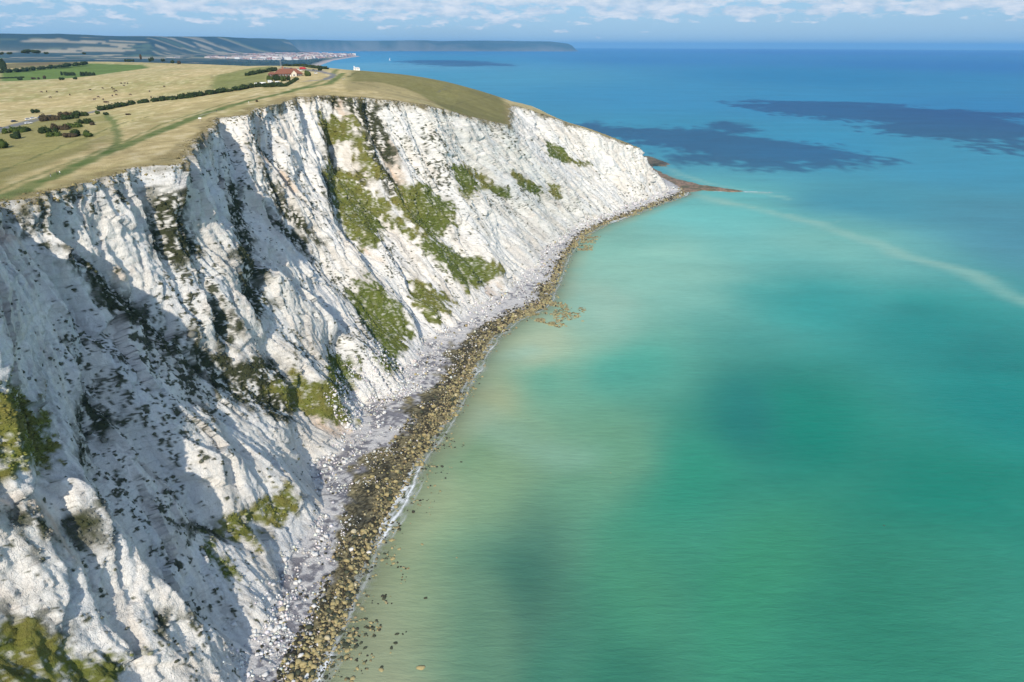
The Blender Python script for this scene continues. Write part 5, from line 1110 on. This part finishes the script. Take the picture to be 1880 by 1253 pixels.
# ================================================================ walkers, cattle, boat
skin = (.45, .28, .2)
def person(x, y, label, top_c, leg_c, hair_c, face, seed, group=None):
    r_ = random.Random(seed); st_ = r_.uniform(.22, .34)
    V = {'pelvis': (0, 0, .95), 'waist': (0, .01, 1.12), 'chest': (0, .02, 1.35), 'neck': (0, .03, 1.52), 'head': (0, .05, 1.62), 'crown': (0, .05, 1.72),
         'hl': (-.09, 0, .9), 'kl': (-.10, st_ * .55, .50), 'al': (-.10, st_ * .6, .09), 'tl': (-.10, st_ * .6 + .17, .04), 'hr': (.09, 0, .9), 'kr': (.10, -st_ * .1, .48), 'ar': (.10, -st_ * .9, .12), 'tr': (.10, -st_ * .9 + .15, .04),
         'sl': (-.19, .02, 1.43), 'el': (-.25, -.06, 1.16), 'wl': (-.25, .06, .93), 'fl': (-.24, .11, .85), 'sr': (.19, .02, 1.43), 'er': (.25, .04, 1.16), 'wr': (.25, .2, .98), 'fr': (.24, .27, .93)}
    R0 = {'pelvis': .15, 'waist': .13, 'chest': .155, 'neck': .055, 'head': .095, 'crown': .07, 'hl': .09, 'kl': .06, 'al': .04, 'tl': .035, 'hr': .09, 'kr': .06, 'ar': .04, 'tr': .035, 'sl': .07, 'el': .043, 'wl': .03, 'fl': .028, 'sr': .07, 'er': .043, 'wr': .03, 'fr': .028}
    E_ = [('pelvis', 'waist'), ('waist', 'chest'), ('chest', 'neck'), ('neck', 'head'), ('head', 'crown'), ('pelvis', 'hl'), ('hl', 'kl'), ('kl', 'al'), ('al', 'tl'), ('pelvis', 'hr'), ('hr', 'kr'), ('kr', 'ar'), ('ar', 'tr'),
          ('chest', 'sl'), ('sl', 'el'), ('el', 'wl'), ('wl', 'fl'), ('chest', 'sr'), ('sr', 'er'), ('er', 'wr'), ('wr', 'fr')]
    ks = list(V); me = bpy.data.meshes.new('body'); me.from_pydata([V[k] for k in ks], [(ks.index(a), ks.index(b)) for a, b in E_], []); me.update()
    root = empty('person', x, y, None, face, label, 'person', group)
    mt, t, b = mat_new('clothes'); tcn = N(t, 'ShaderNodeTexCoord'); sp_ = N(t, 'ShaderNodeSeparateXYZ'); t.links.new(tcn.outputs['Object'], sp_.inputs[0])
    zc = M(t, 'DIVIDE', sp_.outputs[2], 2.0)
    t.links.new(ramp(t, zc, [(0, (.03, .03, .03)), (.04, leg_c), (.49, top_c), (.755, skin)], 'CONSTANT'), b.inputs['Base Color']); b.inputs['Roughness'].default_value = .9
    o = link('body', me, mt, root)
    sk = o.modifiers.new('skin', 'SKIN'); 
    for i, k in enumerate(ks):
        me.skin_vertices[0].data[i].radius = (R0[k], R0[k] * (.75 if k in ('chest', 'waist') else 1)); me.skin_vertices[0].data[i].use_root = (k == 'pelvis')
    o.modifiers.new('smooth', 'SUBSURF').levels = 1; o.modifiers['smooth'].render_levels = 1
    hv_, hf_ = ICO2; m_ = hv_ * np.array([.105, .115, .10]) + np.array([0, .03, 1.70]); k = hv_[:, 2] > -.2
    f_ = [tuple(f) for f in hf_ if all(hv_[i, 2] > -.35 or hv_[i, 1] < -.3 for i in f)]
    mh = bpy.data.meshes.new('hair'); mh.from_pydata([tuple(v) for v in m_], [], f_); mh.update(); link('hair', mh, plain('hair', hair_c, .8), root)
PLAB = [('walker in dark top and pale grey trousers, nearest on the cliff path', (.04, .04, .05), (.45, .45, .46)), ('walker in dark clothes just ahead of the nearest one', (.09, .06, .06), (.04, .04, .05)), ('walker in a white top beside the dark clad walker', (.78, .78, .75), (.15, .12, .1)),
        ('lone walker in white on the green path at mid distance', (.78, .78, .76), (.7, .7, .68)), ('walker in dark clothes on the green fork below the road bend', (.04, .04, .05), (.05, .05, .07)),
        ('walker in pale grey, left one of the two near the far rim', (.5, .5, .55), (.4, .4, .45)), ('walker in pale grey, right one of the two near the far rim', (.5, .52, .55), (.1, .1, .14)), ('small dark walker on the path before the bend', (.05, .05, .06), (.06, .06, .08))]
for k_, (x, y, kk) in enumerate(PLACES['PEOPLE']): person(x, y, PLAB[kk][0], PLAB[kk][1], PLAB[kk][2], (.05, .03, .02), [2.4, -.6, -.5, 2.5, -.5, -.2, -.2, 2.5][kk], kk)
def cow_mesh(seed):
    me = bpy.data.meshes.new('cow'); V = [(0, -.75, 1.15), (0, -.2, 1.1), (0, .45, 1.15), (0, .95, 1.25), (0, 1.3, .95 if seed % 2 else 1.35), (0, 1.6, .75 if seed % 2 else 1.25)]
    E_ = [(0, 1), (1, 2), (2, 3), (3, 4), (4, 5)]; R1 = [.34, .40, .38, .22, .17, .10]
    for a, (xx, yy) in ((0, (-.25, -.85)), (0, (.25, -.85)), (2, (-.22, .55)), (2, (.22, .55))):
        k = len(V); V += [(xx, yy, .75), (xx, yy + (-.06 if a == 0 else .03), .42), (xx, yy, .05)]; E_ += [(a, k), (k, k + 1), (k + 1, k + 2)]; R1 += [.15, .09, .07]
    k = len(V); V += [(0, -1.1, 1.0), (0, -1.15, .6)]; E_ += [(0, k), (k, k + 1)]; R1 += [.04, .03]
    me.from_pydata(V, E_, []); me.update(); return me, R1
cow_m = plain('dark_hide', (.06, .035, .025), .9, .3, 1.0); cow_objs = []
for k_, (x, y) in enumerate(PLACES['COWS']):
    if k_ < 2:
        me, R1 = cow_mesh(k_); c = link('cow', me, cow_m); c.modifiers.new('skin', 'SKIN')
        for i, r1 in enumerate(R1): me.skin_vertices[0].data[i].radius = (r1, r1); me.skin_vertices[0].data[i].use_root = (i == 1)
        sb = c.modifiers.new('smooth', 'SUBSURF'); sb.levels = 1; sb.render_levels = 1; cow_objs.append(c)
    else: c = cow_objs[k_ % 2].copy(); COL.objects.link(c)
    c.location = (x, y, float(zplat(x, y))); c.rotation_euler = (0, 0, k_ * 1.9); c.scale = (1.15,) * 3
    tag(c, 'small dark cow grazing in the wide pale meadow behind the lay-by', 'cow', 'cattle grazing in the pale meadow')
b_ = bpy.data.objects.new('sailing_boat', None); COL.objects.link(b_); b_.location = (-1600, 9600, 0); b_.scale = (2.4,) * 3; tag(b_, 'tiny white sailing boat on the bay right of the shingle point', 'boat')
m = MB(); m.add([(-5, -1.2, 1.2), (3, -1.4, 1.2), (6, 0, 1.4), (3, 1.4, 1.2), (-5, 1.2, 1.2), (-4.6, -.5, -.3), (3, -.4, -.4), (5, 0, -.2), (3, .4, -.4), (-4.6, .5, -.3)],
    [(0, 1, 2, 3, 4), (0, 5, 6, 1), (1, 6, 7, 2), (2, 7, 8, 3), (3, 8, 9, 4), (4, 9, 5, 0), (5, 9, 8, 7, 6)]); m.build('hull', white_paint, b_)
m = MB(); m.cyl(.5, 0, 8, .1, 14, n=8); m.build('mast', steel, b_)
m = MB(); m.add([(.4, .03, 2.3), (-4.2, .3, 2.4), (.4, .03, 14.5), (.4, -.03, 2.3), (-4.2, .24, 2.4), (.4, -.03, 14.5)], [(0, 1, 2), (5, 4, 3), (0, 3, 4, 1), (1, 4, 5, 2)]); m.build('sail', white_paint, b_)

# ================================================================ the town on the bay
roofs = [plain('town_roof', (.33, .15, .11), .9, .25, .02), plain('town_roof_grey', (.22, .20, .20), .9, .2, .02)]; walls = [plain('town_wall', (.50, .44, .38), .9, .1, .02), plain('town_wall_white', (.66, .64, .60), .9, .05, .02), plain('town_wall_brick', (.42, .24, .19), .9, .1, .02)]
def in_poly(poly, n, seed):
    r = np.random.default_rng(seed); xs = [p[0] for p in poly]; ys = [p[1] for p in poly]; out = []
    P_ = np.stack([r.uniform(min(xs), max(xs), n * 12), r.uniform(min(ys), max(ys), n * 12)], 1); k = (poly_sd(P_[:, 0], P_[:, 1], poly) > 0) & (poly_sd(P_[:, 0], P_[:, 1], COAST) > 90)
    return P_[k][:n]
hv = {}
def house_mesh(kind, ri, wi):
    if (kind, ri, wi) not in hv:
        m = MB()
        if kind == 0: m.box(-20, 20, -7, 7, 0, 11, 0); m.hip(-20.6, 20.6, -7.6, 7.6, 11, 17, .1, 1)
        elif kind == 1: m.box(-9, 9, -7, 7, 0, 9, 0); m.hip(-9.6, 9.6, -7.6, 7.6, 9, 15, 4, 1); m.box(-4, -2, -1, 1, 13, 17, 0)
        else: m.box(-26, 26, -9, 9, 0, 26, 0); m.box(-24, 24, -7, 7, 26, 28, 1)
        o_ = m.build('house', [walls[wi], roofs[ri]]); hv[(kind, ri, wi)] = o_.data; bpy.data.objects.remove(o_)
    return hv[(kind, ri, wi)]
TP = np.concatenate([in_poly(PLACES['TOWN'], 4300, 1), in_poly(PLACES['TOWN2'], 700, 2)]); rng2 = np.random.default_rng(5); rng2.shuffle(TP)
hd = np.hypot(TP[:, 0], TP[:, 1]); kinds = rng2.choice(3, len(TP), p=[.42, .46, .12]); big_ = np.argsort(-np.array([40, 18, 60])[kinds] / hd)
names = ['terrace', 'house', 'apartment_block']
lab_h = ['long terrace', 'small detached house', 'tall flat apartment block']
wallw = ['cream walled', 'white walled', 'brick walled']; roofw = ['red', 'grey']
rest_V, rest_F, rest_C, kk = [], [], [], 0
tz = lambda x, y: 14.0
for q, i in enumerate(big_):
    x, y = TP[i]; kd = int(kinds[i]); wi = int(rng2.choice(3, p=[.4, .35, .25])); ri = int(rng2.choice(2, p=[.72, .28])); an = rng2.uniform(-.5, .5) + 1.57 * (rng2.random() < .3)
    if kd == 2: wi = int(rng2.choice([0, 1]))
    if q < 300:
        o = bpy.data.objects.new(names[kd], house_mesh(kd, ri, wi)); COL.objects.link(o); o.location = (x, y, tz(x, y)); o.rotation_euler = (0, 0, an); o.scale = (1.35,) * 3
        lb = '%s %s, %s roof, hazy town %s' % (wallw[wi], lab_h[kd], roofw[ri], 'on the shingle point' if x > -3300 else 'by the bay' if x > -4600 else 'far inland at left'); tag(o, lb, 'building', 'town: ' + lb)
    else:
        me = house_mesh(kd, ri, wi); co = np.array([v.co[:] for v in me.vertices]) * 1.35; c_, s_ = math.cos(an), math.sin(an)
        co = np.stack([co[:, 0] * c_ - co[:, 1] * s_ + x, co[:, 0] * s_ + co[:, 1] * c_ + y, co[:, 2] + tz(x, y)], 1)
        rest_V += [tuple(v) for v in co]; rest_F += [tuple(j + kk for j in p.vertices) for p in me.polygons]; kk += len(co)
        rest_C += [(wi if p.material_index == 0 else 3 + ri) for p in me.polygons]
me = bpy.data.meshes.new('town'); me.from_pydata(rest_V, [], rest_F); me.update(); o = link('town', me, walls + roofs); me.polygons.foreach_set('material_index', rest_C); tag(o, kind='stuff')

# ================================================================ cumulus drifting over the sea; their shade lies on the water
def cloud(poly, alt, seed):
    """poly: where the shade falls on the water; the cloud itself floats up-sun of it"""
    sh = alt / math.tan(R_(SUN_EL)); dx, dy = to_sun.x / math.cos(R_(SUN_EL)) * sh, to_sun.y / math.cos(R_(SUN_EL)) * sh
    r = np.random.default_rng(seed); xs = [p[0] for p in poly]; ys = [p[1] for p in poly]
    n = 1500; P_ = np.stack([r.uniform(min(xs) - 20, max(xs) + 20, n * 8), r.uniform(min(ys) - 20, max(ys) + 20, n * 8)], 1)
    sc = math.sqrt(max(1, (max(xs) - min(xs)) * (max(ys) - min(ys)))) / 600
    sd = poly_sd(P_[:, 0] + 110 * sc * fbm(P_[:, 0] / (130 * sc), P_[:, 1] / (70 * sc), seed=seed, o=5), P_[:, 1] + 110 * sc * fbm(P_[:, 0] / (130 * sc), P_[:, 1] / (70 * sc), seed=seed + 1, o=5), poly)
    k = r.random(len(sd)) < .55 / (1 + np.exp(-sd / (16 * sc))); P_, sd = P_[k][:n * 2], sd[k][:n * 2]
    sz_ = np.clip(6 * sc + .10 * np.maximum(sd, 0), 5 * sc, 15 * sc) * r.uniform(.45, 1.15, len(P_))
    Q = np.stack([P_[:, 0] + dx, P_[:, 1] + dy, alt + sz_ * .35 + r.uniform(0, 1, len(P_)) * np.clip(sd, 0, 60 * sc) * .5], 1)
    V, Fc, C = many(ICO2, Q, sz_, np.ones((len(Q), 3)), (.55, .8), .12)
    o = link('cloud', poly_mesh('cloud', V, Fc), plain('cloud_white', (.85, .86, .88), 1, .02, .01)); tag(o, kind='stuff')
for k_, p in enumerate(PLACES['SHADOWS']): cloud(p, 760 if k_ < 3 else 1100, 1300 + k_)
